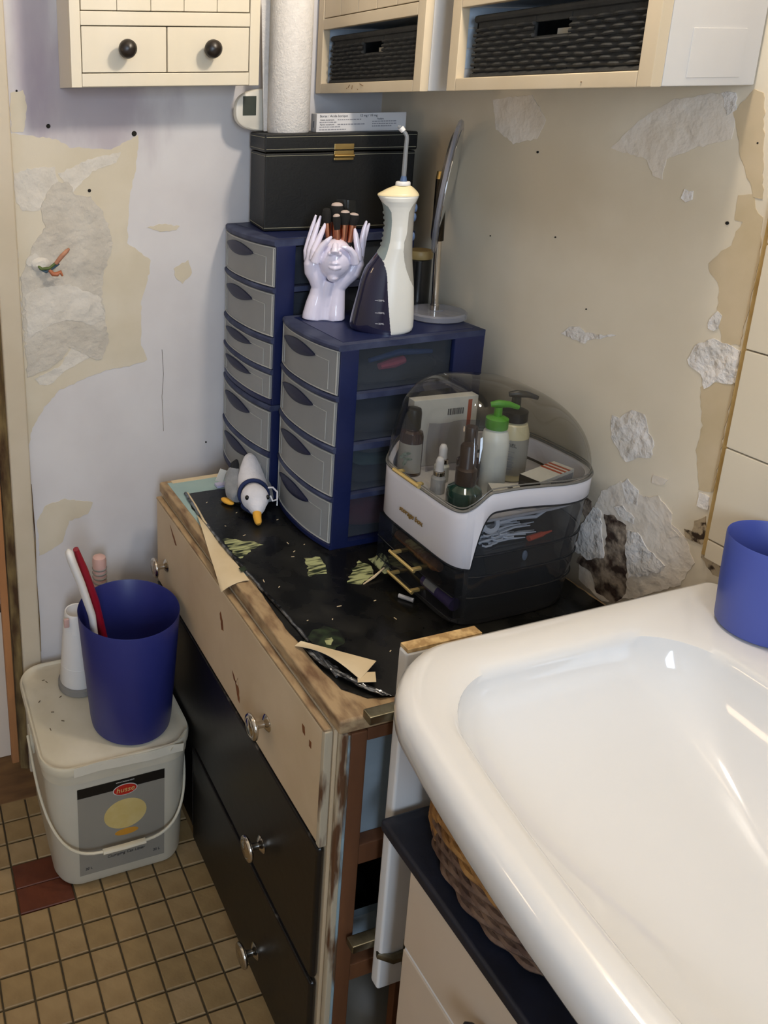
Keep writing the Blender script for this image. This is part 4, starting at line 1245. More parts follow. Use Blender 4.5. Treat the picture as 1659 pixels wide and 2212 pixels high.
# kitchen roll
mat('tissue', '#dcd8d3', 0.95, col2='#d3cfca', vs=90, bump=0.8, bs=260, bdist=0.002)
mat('card_core', '#a58a64', 0.9)
rc = Vector((-0.266, -0.098, BT))
t = thing('kitchen_roll', 'tall white kitchen paper roll standing on the black box', 'paper roll', rc)
m = MB()
m.lathe([(0.018, 0.0), (0.0385, 0.0), (0.0395, 0.002), (0.0398, 0.13), (0.0395, 0.262), (0.0385, 0.264), (0.018, 0.264), (0.0175, 0.13)], c=rc, seg=48, cap0=False, cap1=False)
build(m, 'roll', 'tissue', t)
m = MB(); m.lathe([(0.0176, 0.0), (0.0176, 0.264), (0.0165, 0.264), (0.0165, 0.0)], c=rc, seg=32, cap0=False, cap1=False)
build(m, 'core', 'card_core', t)
def tail(u, v):
    a = PI * 0.86 + 0.5 * u
    r = 0.0402 + 0.030 * u * (1 - 0.55 * (1 - v)) + 0.001 * math.sin(v * 9)
    return (rc.x + math.cos(PI * 0.80) * 0.0402 - 0.018 * u * (0.35 + 0.65 * v), rc.y + math.sin(PI * 0.80) * 0.0402 + 0.004 * u, rc.z + 0.002 + 0.258 * v)
m = MB(); m.grid(tail, 6, 14, (0.0003, 0.0006, 0))
build(m, 'loose_sheet', 'tissue', t, 60)

# oval monitor behind the roll
mat('device_white', '#d5d0c3', 0.4)
mat('lcd', '#3c423c', 0.25)
t = thing('wall_timer', 'oval white device with grey screen propped behind the kitchen roll', 'device', (-0.275, -0.048, BT))
m = MB()
pr_ = [(0.0785 * math.cos(2 * PI * k / 48), 0.0415 + 0.041 * math.sin(2 * PI * k / 48)) for k in range(48)]
sq = []
for x, z in pr_:
    c = x / 0.0785; s = (z - 0.0415) / 0.041
    sq.append((math.copysign(abs(c) ** 0.75, c) * 0.0785, 0.0415 + math.copysign(abs(s) ** 0.75, s) * 0.041))
m.loft([[(-0.279 + x * k, -0.048 + d, BT + 0.0415 + (z - 0.0415) * k) for x, z in sq] for k, d in ((0.93, -0.008), (0.98, -0.006), (1.0, -0.002), (1.0, 0.004), (0.96, 0.008))])
dev = build(m, 'case', 'device_white', t)
m = MB(); m.box(-0.343, -0.315, -0.0570, -0.0555, BT + 0.032, BT + 0.068, 0.0005)
build(m, 'screen', 'lcd', t)
for k in range(4):
    m = MB(); m.ell((-0.209, -0.0565, BT + 0.03 + k * 0.01), (0.0012, 0.0008, 0.0012), seg=8, rings=5)
    build(m, 'speaker_hole', 'dark_hole', dev)

# medicine carton
mat('carton', '#d4d2d2', 0.45)
mat('print_ink', '#35353a', 0.6)
mat('print_grey', '#8a8a90', 0.6)
mb_o = Vector((-0.222, -0.128, BT))
MM = Matrix.Translation(mb_o) @ Matrix.Rotation(math.radians(-8), 4, 'Z')
t = thing('medicine_carton', 'long white medicine carton printed with small text on the black box', 'carton', mb_o)
m = MB(); m.box(0, 0.181, 0, 0.030, 0, 0.034, 0.0008, M=MM)
build(m, 'carton', 'carton', t)
def mtxt(s, size, x, z, ink, sx=1.0):
    o = text(s, size, MM @ frame((1, 0, 0), (0, 0, 1), (0, 0, 0)), 'lettering', ink, t, 0.00015)
    w = (max(v.co.x for v in o.data.vertices) - min(v.co.x for v in o.data.vertices))
    d = (MM.to_3x3() @ Vector((x, -0.00025, z)))
    for v in o.data.vertices:
        v.co = v.co + d
mtxt('Borax / Acide borique', 0.0062, 0.034, 0.0290, 'print_ink')
mtxt('12 mg / 18 mg', 0.0062, 0.104, 0.0290, 'print_ink')
mtxt('Avant ouverture', 0.0042, 0.021, 0.0222, 'print_ink')
mtxt('Apres ouverture', 0.0042, 0.021, 0.0135, 'print_ink')
mtxt('Titulaire', 0.0042, 0.128, 0.0225, 'print_ink')
m = MB()
rr = random.Random(4)
for (x0, x1, z) in ((0.042, 0.088, 0.0222), (0.006, 0.040, 0.0178), (0.042, 0.095, 0.0135), (0.006, 0.045, 0.0092), (0.006, 0.06, 0.0042), (0.112, 0.155, 0.018), (0.112, 0.158, 0.0135), (0.112, 0.15, 0.0092)):
    x = x0
    while x < x1:
        w = rr.uniform(0.002, 0.006)
        m.box(x, x + w, -0.0004, -0.0001, z - 0.0009, z + 0.0009, M=MM)
        x += w + 0.0012
build(m, 'small_print', 'print_grey', t, 0)
m = MB(); m.box(-0.0004, -0.0001, 0.012, 0.018, 0.008, 0.020, M=MM)
build(m, 'code_mark', 'print_grey', t, 0)

# ---------------------------------------------------------------- vase of a face held in two hands
mat('lilac_ceramic', '#e6e0f2', 0.12, coat=0.4, sss=0.0)
def remeshed(mb, voxel, smooth_n, name):
    me = bpy.data.meshes.new(name)
    mb.bm.to_mesh(me); mb.bm.free()
    ob = bpy.data.objects.new(name, me)
    COL.objects.link(ob)
    md = ob.modifiers.new('remesh', 'REMESH'); md.mode = 'VOXEL'; md.voxel_size = voxel
    sm = ob.modifiers.new('smooth', 'SMOOTH'); sm.factor = 0.5; sm.iterations = smooth_n
    dg = bpy.context.evaluated_depsgraph_get()
    ev = ob.evaluated_get(dg)
    res = bpy.data.meshes.new_from_object(ev)
    bpy.data.objects.remove(ob)
    out = MB()
    out.bm.from_mesh(res)
    bpy.data.meshes.remove(res)
    return out
FP = Vector((-0.272, -0.288, 1.1025))
FU = Vector((0.868, -0.497, 0)); FW = Vector((-0.497, -0.868, 0)); FZ = Vector((0, 0, 1))
K = 0.000101
KZ = 0.000109
def F(X, Y, w=0.0):
    return FP + FU * ((X - 0.05 * (2035 - Y) - 500) * K) + FZ * max(0.0, (2035 - Y) * KZ) + FW * w
FM = Matrix((FU, FW, FZ)).transposed()
m = MB()
def arm(path):
    pts = [F(X, Y, w) for X, Y, r, w in path]
    m.tube(pts, [r * K for X, Y, r, w in path], 20)
arm([(255, 2034, 195, 0.0), (262, 1960, 190, 0), (300, 1780, 172, 0), (345, 1620, 152, 0), (372, 1490, 146, 0.0), (345, 1350, 165, 0), (285, 1220, 180, 0.0), (262, 1080, 165, 0.002), (270, 960, 120, 0.004)])
arm([(655, 2034, 165, 0.002), (652, 1960, 165, 0.002), (660, 1780, 160, 0), (675, 1620, 146, 0), (690, 1490, 142, 0), (780, 1340, 170, 0), (920, 1200, 185, 0), (1000, 1060, 155, 0.002), (1010, 950, 110, 0.004)])
arm([(460, 2034, 150, 0), (470, 1800, 140, 0), (510, 1500, 120, 0.004), (560, 1380, 120, 0.004)])
m.ell(F(650, 1010, 0.006), (300 * K, 0.034, 365 * K), FM, 28, 18)          # face
m.ell(F(600, 1000, -0.016), (400 * K, 0.030, 320 * K), FM, 28, 18)         # back of the cup
m.ell(F(612, 1280, 0.018), (110 * K, 0.017, 90 * K), FM, 20, 12)           # chin
m.tube([F(650, 720, 0.034), F(645, 790, 0.042), F(640, 850, 0.046)], [52 * K, 60 * K, 70 * K], 16)   # nose
for dx in (-75, 75): m.ell(F(640 + dx, 868, 0.038), (48 * K, 0.006, 42 * K), FM, 14, 10)
def lip(path, r):
    m.tube([F(X, Y, w) for X, Y, w in path], r, 12)
lip([(495, 1050, 0.028), (560, 1035, 0.036), (615, 1015, 0.040), (640, 1024, 0.040), (665, 1015, 0.040), (725, 1040, 0.036), (795, 1072, 0.028)], [0.001, 0.0028, 0.0038, 0.0035, 0.0038, 0.0028, 0.001])
lip([(510, 1062, 0.028), (570, 1090, 0.037), (640, 1104, 0.040), (715, 1096, 0.037), (785, 1078, 0.028)], [0.001, 0.0036, 0.0046, 0.0036, 0.001])
def finger(path):
    m.tube([F(X, Y, w) for X, Y, r, w in path], [r * K for X, Y, r, w in path], 12)
# left hand: three fingers reaching up, the fourth laid along the brow
finger([(170, 1060, 75, -0.006), (150, 900, 62, -0.010), (195, 720, 50, -0.014), (255, 520, 44, -0.016), (315, 320, 22, -0.016)])
finger([(215, 1030, 78, 0.004), (215, 880, 64, 0.004), (270, 690, 52, 0.000), (335, 500, 46, -0.004), (400, 320, 22, -0.006)])
finger([(270, 1020, 80, 0.014), (290, 860, 66, 0.014), (350, 720, 56, 0.010), (425, 560, 48, 0.006), (490, 410, 22, 0.002)])
finger([(300, 1040, 85, 0.024), (355, 880, 66, 0.028), (430, 760, 58, 0.030), (520, 670, 50, 0.032), (592, 598, 22, 0.033)])
# right hand
finger([(1070, 1020, 72, -0.004), (1090, 860, 60, -0.008), (1110, 680, 50, -0.012), (1140, 530, 42, -0.014), (1182, 400, 22, -0.014)])
finger([(1085, 1000, 65, -0.014), (1115, 840, 54, -0.018), (1150, 680, 46, -0.020), (1195, 540, 38, -0.022), (1235, 450, 20, -0.022)])
finger([(1030, 1010, 76, 0.010), (1040, 850, 62, 0.012), (1010, 720, 54, 0.010), (990, 600, 46, 0.008), (975, 500, 22, 0.006)])
finger([(985, 1050, 80, 0.022), (965, 900, 64, 0.028), (900, 810, 54, 0.032), (820, 770, 46, 0.036), (745, 752, 26, 0.038)])
fig = remeshed(m, 0.0013, 6, 'vase')
for v in fig.bm.verts:
    if v.co.z < FP.z: v.co.z = FP.z
solo(fig, 'face_vase', 'lilac_ceramic', 'glossy lilac vase of a face cupped in two hands', 'vase', smooth=180)

# make-up brushes standing in the vase
mat('copper', '#c98a6c', 0.28, 1.0)
mat('bristle_black', '#131110', 0.9, bump=0.5, bs=400, stretch=(1, 1, 0.05))
mat('bristle_tip', '#b8a79f', 0.9)
mat('brush_handle', '#1a1716', 0.3)
clear_mat('clear_wrap', '#d9dcdd', 1.4, 0.08)
def brush(X, Y0, Yf, Yt, w, r, lean, tip, lab):
    base = F(X, 790, w)
    t = thing('makeup_brush', lab, 'brush', base, group='make-up brushes in the face vase')
    d = (F(X + lean, Yt, w) - F(X, Y0, w)).normalized()
    q = d.to_track_quat('Z', 'Y').to_matrix().to_4x4()
    L1 = (Y0 - Yf) * KZ; L2 = (Yf - Yt) * KZ
    M = Matrix.Translation(F(X, Y0, w)) @ q
    m = MB(); m.lathe([(r * 0.55, -0.012), (r * 0.6, 0.0)], seg=16); m.xf(M); build(m, 'handle', 'brush_handle', t)
    m = MB(); m.lathe([(r * 0.72, 0), (r * 0.8, L1 * 0.2), (r * 0.82, L1 * 0.3), (r, L1 * 0.6), (r * 1.05, L1)], seg=18); m.xf(M); build(m, 'ferrule', 'copper', t)
    m = MB(); m.lathe([(r * 1.0, L1), (r * 1.3, L1 + L2 * 0.4), (r * 1.35, L1 + L2 * 0.7), (r * 1.2, L1 + L2 * 0.85)], seg=18); m.xf(M); build(m, 'bristles', 'bristle_black', t)
    m = MB(); m.lathe([(r * 1.2, L1 + L2 * 0.851), (r * 1.05, L1 + L2 * 0.94), (r * 0.5, L1 + L2), (0.0001, L1 + L2 * 1.005)], seg=18); m.xf(M); build(m, 'tip', tip, t, 60)
brush(525, 690, 430, 190, 0.000, 0.0058, -30, 'bristle_black', 'copper make-up brush at the left of the face vase')
brush(640, 690, 420, 110, -0.008, 0.0085, 40, 'bristle_tip', 'widest copper make-up brush with pale domed tip')
brush(690, 730, 520, 270, 0.010, 0.0052, -25, 'bristle_tip', 'slim front make-up brush with pale tip in the vase')
brush(785, 740, 450, 220, 0.002, 0.0066, 30, 'bristle_tip', 'copper make-up brush right of the widest one')
brush(890, 740, 460, 265, -0.004, 0.0068, 80, 'bristle_tip', 'rightmost make-up brush leaning out with round pale tip')
m = MB()
c0 = F(830, 420, -0.012)
m.grid(lambda u, v: F(670 + 340 * u, 520 - 455 * v + 20 * u, -0.022 + 0.003 * math.sin(u * 3)), 6, 6, FW * 0.0004)
solo(m, 'clear_wrapper', 'clear_wrap', 'clear plastic wrapper sticking up behind the make-up brushes', 'wrapper', smooth=60)

# ---------------------------------------------------------------- water flosser
mat('flosser_white', '#dad9d2', 0.28)
mat('flosser_lit_top', '#e6d7ae', 0.3)  # warm lamp light on the white top put into its colour
mat('flosser_grip', '#7e8a8a', 0.5, bump=0.15, bs=120)
mat('flosser_side', '#9d9a92', 0.4)
mat('tank_smoke', '#14142c', 0.06, col2='#1b1a3a', vs=6, coat=0.5)
mat('seam_grey', '#5a5a58', 0.5)
mat('tip_clear', '#8f9296', 0.15, alpha=0.6)
mat('tip_blue', '#4d6285', 0.35)
FLP = Vector((-0.215, -0.386, 1.1024)); KS = 0.000162
fdir = Vector((-0.56, -0.83, 0)).normalized(); fright = Vector((0.83, -0.56, 0)).normalized()
sil = [(2114, 100, 640), (2106, 62, 665), (2090, 44, 684), (2060, 38, 694), (2000, 50, 699), (1900, 76, 701), (1800, 104, 702), (1700, 132, 702), (1600, 160, 700), (1500, 198, 694), (1450, 226, 690), (1380, 280, 686), (1330, 316, 685),
       (1300, 338, 685), (1250, 372, 685), (1180, 392, 687), (1100, 404, 692), (1040, 412, 696), (980, 411, 700), (900, 402, 708), (850, 393, 716), (810, 380, 726), (770, 356, 742), (748, 342, 750), (735, 346, 748), (715, 385, 735), (690, 430, 712), (670, 480, 690), (655, 520, 666)]
def silv(Y):
    for a, b in zip(sil, sil[1:]):
        if a[0] >= Y >= b[0]:
            t = (a[0] - Y) / (a[0] - b[0])
            return a[1] + (b[1] - a[1]) * t, a[2] + (b[2] - a[2]) * t
    return sil[-1][1:]
def depthv(Y):
    return 210 - 62 * smoothstep((2114 - Y) / 950) + 22 * smoothstep((1000 - Y) / 250)
Ys = []
for a, b in zip(sil, sil[1:]):
    n = max(1, int((a[0] - b[0]) / 7))
    Ys += [a[0] - (a[0] - b[0]) * k / n for k in range(n)]
Ys.append(655)
NA = 220
def bound_tank(Y):
    pts = [(1310, 330), (1350, 372), (1390, 400), (1450, 422), (1520, 436), (1800, 446), (2000, 462), (2120, 472)]
    for a, b in zip(pts, pts[1:]):
        if a[0] <= Y <= b[0]:
            return a[1] + (b[1] - a[1]) * (Y - a[0]) / (b[0] - a[0])
    return -1
def bound_grip(Y):
    pts = [(808, 384), (850, 450), (900, 482), (1000, 486), (1100, 478), (1200, 464), (1300, 436), (1375, 408)]
    for a, b in zip(pts, pts[1:]):
        if a[0] <= Y <= b[0]:
            return a[1] + (b[1] - a[1]) * (Y - a[0]) / (b[0] - a[0])
    return -1
def bound_side(Y):
    pts = [(775, 745), (830, 690), (900, 650), (1000, 642), (1100, 632), (1200, 606), (1280, 598), (1370, 606), (1450, 622), (1550, 655), (1660, 704)]
    for a, b in zip(pts, pts[1:]):
        if a[0] <= Y <= b[0]:
            return a[1] + (b[1] - a[1]) * (Y - a[0]) / (b[0] - a[0])
    return 9999
parts = {k: MB() for k in ('tank', 'grip', 'side_cover', 'body', 'cap')}
def fl_pt(X, w, Y):
    return FLP + fright * ((X - 0.075 * (2114 - Y) - 400) * KS) + fdir * (w * KS) + Vector((0, 0, (2114 - Y) * KS * 1.045))
grid_pts = []
for Y in Ys:
    L, R = silv(Y)
    c, h, d = (L + R) / 2, (R - L) / 2, min(depthv(Y), (R - L) / 2 * 0.95)
    if Y < 760: d = (R - L) / 2 * 0.8
    e = 0.85
    angs = [2 * PI * k / NA for k in range(NA)]
    for fb in (bound_tank, bound_grip, bound_side):
        B = fb(Y)
        if fb is bound_grip and Y > 1310: continue
        q = (B - c) / h
        if -0.98 < q < 0.98:
            a = math.acos(math.copysign(abs(q) ** (1 / e), q))
            for aa in (a, 2 * PI - a):
                k = int(round(aa / (2 * PI) * NA)) % NA
                angs[k] = aa
    row = []
    for a in angs:
        row.append((c + h * math.copysign(abs(math.cos(a)) ** e, math.cos(a)), d * math.copysign(abs(math.sin(a)) ** e, math.sin(a))))
    grid_pts.append(row)
vcache = {k: {} for k in parts}
def pv(kind, i, k):
    key = (i, k % NA)
    if key not in vcache[kind]:
        X, w = grid_pts[i][k % NA]
        vcache[kind][key] = parts[kind].bm.verts.new(fl_pt(X, w, Ys[i]))
    return vcache[kind][key]
for i in range(len(Ys) - 1):
    Y = (Ys[i] + Ys[i + 1]) / 2
    for k in range(NA):
        X = (grid_pts[i][k][0] + grid_pts[i][(k + 1) % NA][0] + grid_pts[i + 1][k][0] + grid_pts[i + 1][(k + 1) % NA][0]) / 4
        if Y < 746: kind = 'cap'
        elif Y > 1310 and X < bound_tank(Y): kind = 'tank'
        elif X < bound_grip(Y): kind = 'grip'
        elif X > bound_side(Y): kind = 'side_cover'
        else: kind = 'body'
        parts[kind].bm.faces.new((pv(kind, i, k), pv(kind, i, k + 1), pv(kind, i + 1, k + 1), pv(kind, i + 1, k)))
parts['body'].bm.faces.new([parts['body'].bm.verts.new(fl_pt(X, w, 2114)) for X, w in grid_pts[0]][::-1])
parts['cap'].bm.faces.new([pv('cap', len(Ys) - 1, k) for k in range(NA)])
fl = thing('water_flosser', 'white cordless water flosser with dark blue tank on the short drawer unit', 'water flosser', FLP)
for kind, mt in (('tank', 'tank_smoke'), ('grip', 'flosser_grip'), ('side_cover', 'flosser_side'), ('body', 'flosser_white'), ('cap', 'flosser_lit_top')):
    o = build(parts[kind], kind, mt, fl, 60)
    if kind == 'tank': tank = o
    if kind == 'body': fbody = o
    if kind == 'grip': fgrip = o
m = MB()
m.tube([fl_pt(bound_side(Y) - 1, (1 - ((bound_side(Y) - sum(silv(Y)) / 2) / ((silv(Y)[1] - silv(Y)[0]) / 2)) ** 2) ** 0.5 * min(depthv(Y), (silv(Y)[1] - silv(Y)[0]) * 0.475) + 3, Y) for Y in (840, 900, 1000, 1100, 1200, 1280, 1370, 1450, 1550, 1630)], 0.0006, 6)
build(m, 'seam', 'seam_grey', fbody)
for k in range(7):
    m = MB(); m.ell(fl_pt(silv(920 + k * 52)[0] + 10, 0, 920 + k * 52), (0.0026, 0.006, 0.0034), seg=10, rings=6)
    build(m, 'grip_bump', 'flosser_grip', fgrip)
for Y in (870, 960, 1150):
    m = MB(); m.ell(fl_pt(silv(Y)[1] - 2, 0, Y), (0.004, 0.004, 0.0075), seg=12, rings=8)
    build(m, 'button', 'tip_blue', fbody)
for k, (Y, s) in enumerate(((1770, '150ML'), (1895, '100ML'), (2005, '50ML'))):
    X = 375
    L, R = silv(Y)
    c, h = (L + R) / 2, (R - L) / 2
    w = depthv(Y) * (max(0.0, 1 - abs((X - c) / h) ** (2 / 0.85))) ** (0.85 / 2) + 4
    M = frame(fright, (0, 0, 1), fl_pt(X, w, Y))
    text(s, 0.0042, M, 'scale_mark', 'carton', tank, 0.0001)
    m = MB(); m.box(-0.010, -0.0055, -0.0003, 0.0003, 0, 0.0002, M=M)
    build(m, 'scale_line', 'carton', tank, 0)
def NZ(X, Y): return fl_pt(X, 0, Y)
m = MB()
ax = NZ(592, 655)
m.lathe([(72 * KS, 0), (75 * KS, 0.001), (73 * KS, 0.005), (66 * KS, 0.0066), (20 * KS, 0.0068)], c=ax, seg=36)
build(m, 'collar', 'white_plastic', fl)
m = MB(); m.tube([NZ(597, 616), NZ(599, 590), NZ(601, 562)], [36 * KS, 32 * KS, 24 * KS], 14)
build(m, 'nozzle_base', 'tip_blue', fl)
m = MB(); m.tube([NZ(601, 565), NZ(608, 480), NZ(616, 380), NZ(624, 280), NZ(631, 215), NZ(630, 190), NZ(618, 165), NZ(598, 142)], [25 * KS, 24 * KS, 23 * KS, 22 * KS, 21 * KS, 20 * KS, 20 * KS, 19 * KS], 14)
build(m, 'nozzle', 'tip_clear', fl)
m = MB(); m.tube([NZ(600, 144), NZ(572, 112)], [26 * KS, 30 * KS], 14)
build(m, 'nozzle_tip', 'white_plastic', fl)
m = MB(); m.tube([NZ(570, 110), NZ(545, 95)], [20 * KS, 14 * KS], 10)
build(m, 'nozzle_end', 'tip_clear', fl)

# ---------------------------------------------------------------- round mirror on chrome pole
mat('acrylic', '#9b9ca6', 0.12, col2='#a6a6ae', vs=20, alpha=0.55)
mat('chrome_dark_reflection', '#3a342c', 0.1, 1.0)  # bracket chrome with its dark reflection put into the colour
mat('mirror_glass', '#d8d8d8', 0.02, 1.0)
mat('mirror_back', '#70675c', 0.25, 0.8)
clear_mat('clear_acrylic', '#d5d8da', 1.45, 0.03)
MP = Vector((-0.080, -0.345, 1.1024))
t = thing('standing_mirror', 'round make-up mirror seen edge-on on a chrome pole with clear base', 'mirror', MP)
m = MB(); m.lathe([(0.050, 0), (0.053, 0.002), (0.053, 0.010), (0.050, 0.013), (0.012, 0.0135), (0.012, 0.0145), (0.0001, 0.0145)], c=MP, seg=56)
build(m, 'base', 'acrylic', t)
p0 = MP + Vector((-0.005, 0, 0.014)); p1 = MP + Vector((-0.010, 0, 0.143))
m = MB(); m.tube([p0, p1], 0.0064, 16); m.tube([p0, p0 + Vector((0, 0, 0.012))], 0.0078, 16)
build(m, 'pole', 'chrome', t)
m = MB(); m.tube([p1 - Vector((0, 0, 0.002)), MP + Vector((-0.0125, 0, 0.178)), MP + Vector((-0.014, 0, 0.250))], [0.0095, 0.0105, 0.0095], 16)
arm_o = build(m, 'bracket', 'chrome_dark_reflection', t)
m = MB(); m.tube([MP + Vector((-0.014, 0, 0.249)), MP + Vector((-0.0135, 0, 0.262))], [0.0096, 0.0085], 16)
build(m, 'bracket_end', 'gold_metal', arm_o)
mc = MP + Vector((0.008, 0.010, 0.232))
view = (Vector((-1.024, -1.59, 1.45)) - mc).normalized()
upv = Vector((0.145, 0.0, 1.0)).normalized()
nrm = upv.cross(view).normalized()
nrm = (nrm + view * 0.07).normalized()
MQ = Matrix.Translation(mc) @ nrm.to_track_quat('Z', 'Y').to_matrix().to_4x4()
m = MB(); m.lathe([(0.110, -0.004), (0.115, -0.003), (0.117, 0.0), (0.115, 0.003), (0.110, 0.004)], seg=72); m.xf(MQ)
disc = build(m, 'rim', 'acrylic', t)
m = MB(); m.lathe([(0.100, 0.0042), (0.100, 0.0052)], seg=64); m.xf(MQ)
build(m, 'mirror_face', 'mirror_glass', t)
m = MB(); m.lathe([(0.094, -0.0085), (0.100, -0.0042)], seg=64); m.xf(MQ)
build(m, 'mirror_back', 'mirror_back', t)

# dark jar with wooden lid and a few trinkets behind the mirror
mat('jar_black', '#141312', 0.25)
mat('jar_lid', '#a8905e', 0.45, col2='#97804e', vs=20)
JP = Vector((-0.068, -0.2655, 1.1024))
t = thing('candle_jar', 'black jar with pale wooden lid behind the mirror pole', 'jar', JP)
m = MB(); m.lathe([(0.020, 0), (0.0225, 0.003), (0.0225, 0.092), (0.021, 0.094)], c=JP, seg=36)
build(m, 'jar', 'jar_black', t)
m = MB(); m.lathe([(0.0228, 0.0942), (0.0238, 0.096), (0.0238, 0.108), (0.0228, 0.110), (0.0001, 0.1105)], c=JP, seg=36)
build(m, 'lid', 'jar_lid', t)
m = MB()
kp = Vector((-0.128, -0.318, 1.1030))
for k in range(3):
    a = k * 2.1
    pts = [kp + Vector((0.007 * math.cos(a + s * PI / 6 * 1.0) * (1 + 0.1 * k), 0.004 * math.sin(a) + 0.002 * k, 0.012 + 0.009 * math.sin(s * PI / 6) + 0.005 * k)) for s in range(12)]
    m.tube(pts, 0.0011, 6, closed=True)
m.tube([kp + Vector((0.004, 0, 0.001)), kp + Vector((0.002, 0.002, 0.022)), kp + Vector((0.006, 0.001, 0.038))], [0.0012, 0.0022, 0.0008], 6)
m.tube([kp + Vector((-0.004, 0, 0.001)), kp + Vector((0.0, 0.0, 0.018)), kp + Vector((-0.005, 0.001, 0.030))], [0.0012, 0.0025, 0.0008], 6)
solo(m, 'metal_trinket', 'chrome', 'small shiny metal trinket beside the flosser base', 'trinket')

# ---------------------------------------------------------------- cosmetics organiser
mat('organiser_white', '#dcd8dc', 0.25)
clear_mat('smoke_side', '#d4d5d8', 1.45, 0.05, haze=0.10, hazecol='#8a8c90')
clear_mat('smoke_dark', '#c6c8cb', 1.45, 0.05, haze=0.05, hazecol='#6a6b6e')
clear_mat('smoke_dome', '#dadad8', 1.45, 0.03)
mat('smoke_edge', '#26272a', 0.2, alpha=0.85)
mat('rim_grey', '#6f6d68', 0.2, alpha=0.8)
mat('base_smoke', '#2c2c2e', 0.3)
mat('gold_ink', '#8a6a30', 0.4, 0.3)
mat('deck_white', '#c4c2c4', 0.4)
OC = Vector((-0.160, -0.597)); OA0, OA1, OB = 0.112, 0.146, 0.110
org = thing('cosmetics_organiser', 'white cosmetics organiser with clear dome and smoked drawers', 'organiser', (OC.x, OC.y, DH + 0.0016))
OZ = DH + 0.0018
NO = 400
def oo(k, off=0.0, tp=0.0):
    a = 2 * PI * (k + 0.5) / NO
    c, s = math.cos(a), math.sin(a)
    n = 7.0 if c < 0 else 2.5
    f = smoothstep((c + 0.25) / 0.5)
    n = 7.0 * (1 - f) + 3.6 * f
    A = (OA0 if c < 0 else OA1 * (1 - tp)) + off
    bow = -0.004 * (1 - min(1, abs(s) * 1.2) ** 2) if c < -0.7 else 0.0
    return (OC.x + A * math.copysign(abs(c) ** (2 / n), c) + bow, OC.y + (OB + off) * math.copysign(abs(s) ** (2 / n), s))
def rimz(x): return 0.910 + 0.034 * smoothstep((x + 0.275) / 0.045) - 0.010 * smoothstep((x + 0.2) / 0.15)
def botz(x):
    t = max(0.0, min(1.0, (x + 0.2535) / 0.040))
    return 0.822 + 0.092 * (1 - (1 - t) ** 4) - 0.012 * smoothstep((x + 0.2) / 0.15)
m = MB()
m.loft([[(*oo(k, -0.003, 0.16), OZ) for k in range(NO)], [(*oo(k, -0.002, 0.16), OZ + 0.003) for k in range(NO)], [(*oo(k, -0.003, 0.16), OZ + 0.008) for k in range(NO)]])
build(m, 'base', 'base_smoke', org)
m = MB()
def band(off, fz, dz): return [(*oo(k, off), fz(oo(k)[0]) + dz) for k in range(NO)]
m.loft([band(0.000, botz, 0.0), band(0.0018, botz, 0.002), band(0.0022, rimz, -0.012), band(0.0022, rimz, -0.003), band(0.000, rimz, 0.0), band(-0.006, rimz, 0.0), band(-0.006, botz, 0.0)], closed=True)
shell = build(m, 'shell', 'organiser_white', org, 50)
M = frame((0, -1, 0), (0, 0, 1), (OC.x - OA0 - 0.0085, -0.590, 0.858)) 
text('storage box', 0.0125, M, 'lettering', 'gold_ink', shell, 0.0006, shear=0.2)
m = MB(); m.loft([[(*oo(k, -0.007), 0.894) for k in range(NO)], [(*oo(k, -0.007), 0.898) for k in range(NO)]])
build(m, 'deck', 'deck_white', org)
m = MB()
m.loft([[(*oo(k, -0.002, 0.16), OZ + 0.0085) for k in range(NO)], [(*oo(k, -0.001, 0.07), 0.80) for k in range(NO)], [(*oo(k, -0.001), botz(oo(k)[0]) + 0.001) for k in range(NO)]], cap0=False, cap1=False)
bmesh.ops.delete(m.bm, geom=[f for f in m.bm.faces if f.calc_center_median().x < -0.266 and f.calc_center_median().z < 0.80], context='FACES')
side = build(m, 'smoked_wall', 'smoke_side', org, 50)
# shelves inside, each with a dark edge that shows through the wall
for z in (0.774, 0.809, 0.843):
    m = MB()
    tz = 0.16 - 0.09 * (z - 0.735) / 0.065 if z < 0.8 else 0.07 * (0.91 - z) / 0.11
    ring_ = [oo(k, -0.0035, tz) for k in range(NO)]
    ring_ = [(max(x, -0.246 if z != 0.774 else -1), y) for x, y in ring_]
    m.loft([[(x, y, z - 0.001) for x, y in ring_], [(x, y, z + 0.001) for x, y in ring_]])
    sh = build(m, 'shelf', 'smoke_dark', org, 30)
    m = MB(); m.tube([(x, y, z) for x, y in [oo(k, 0.0002, tz) for k in range(-199, 201)] if x > -0.255], 0.0011, 6)
    build(m, 'shelf_edge', 'smoke_edge', sh)
m = MB(); m.tube([(*oo(k, 0.0004), botz(oo(k)[0]) - 0.0012) for k in range(NO)], 0.0014, 6, closed=True)
build(m, 'seal_line', 'smoke_edge', side)
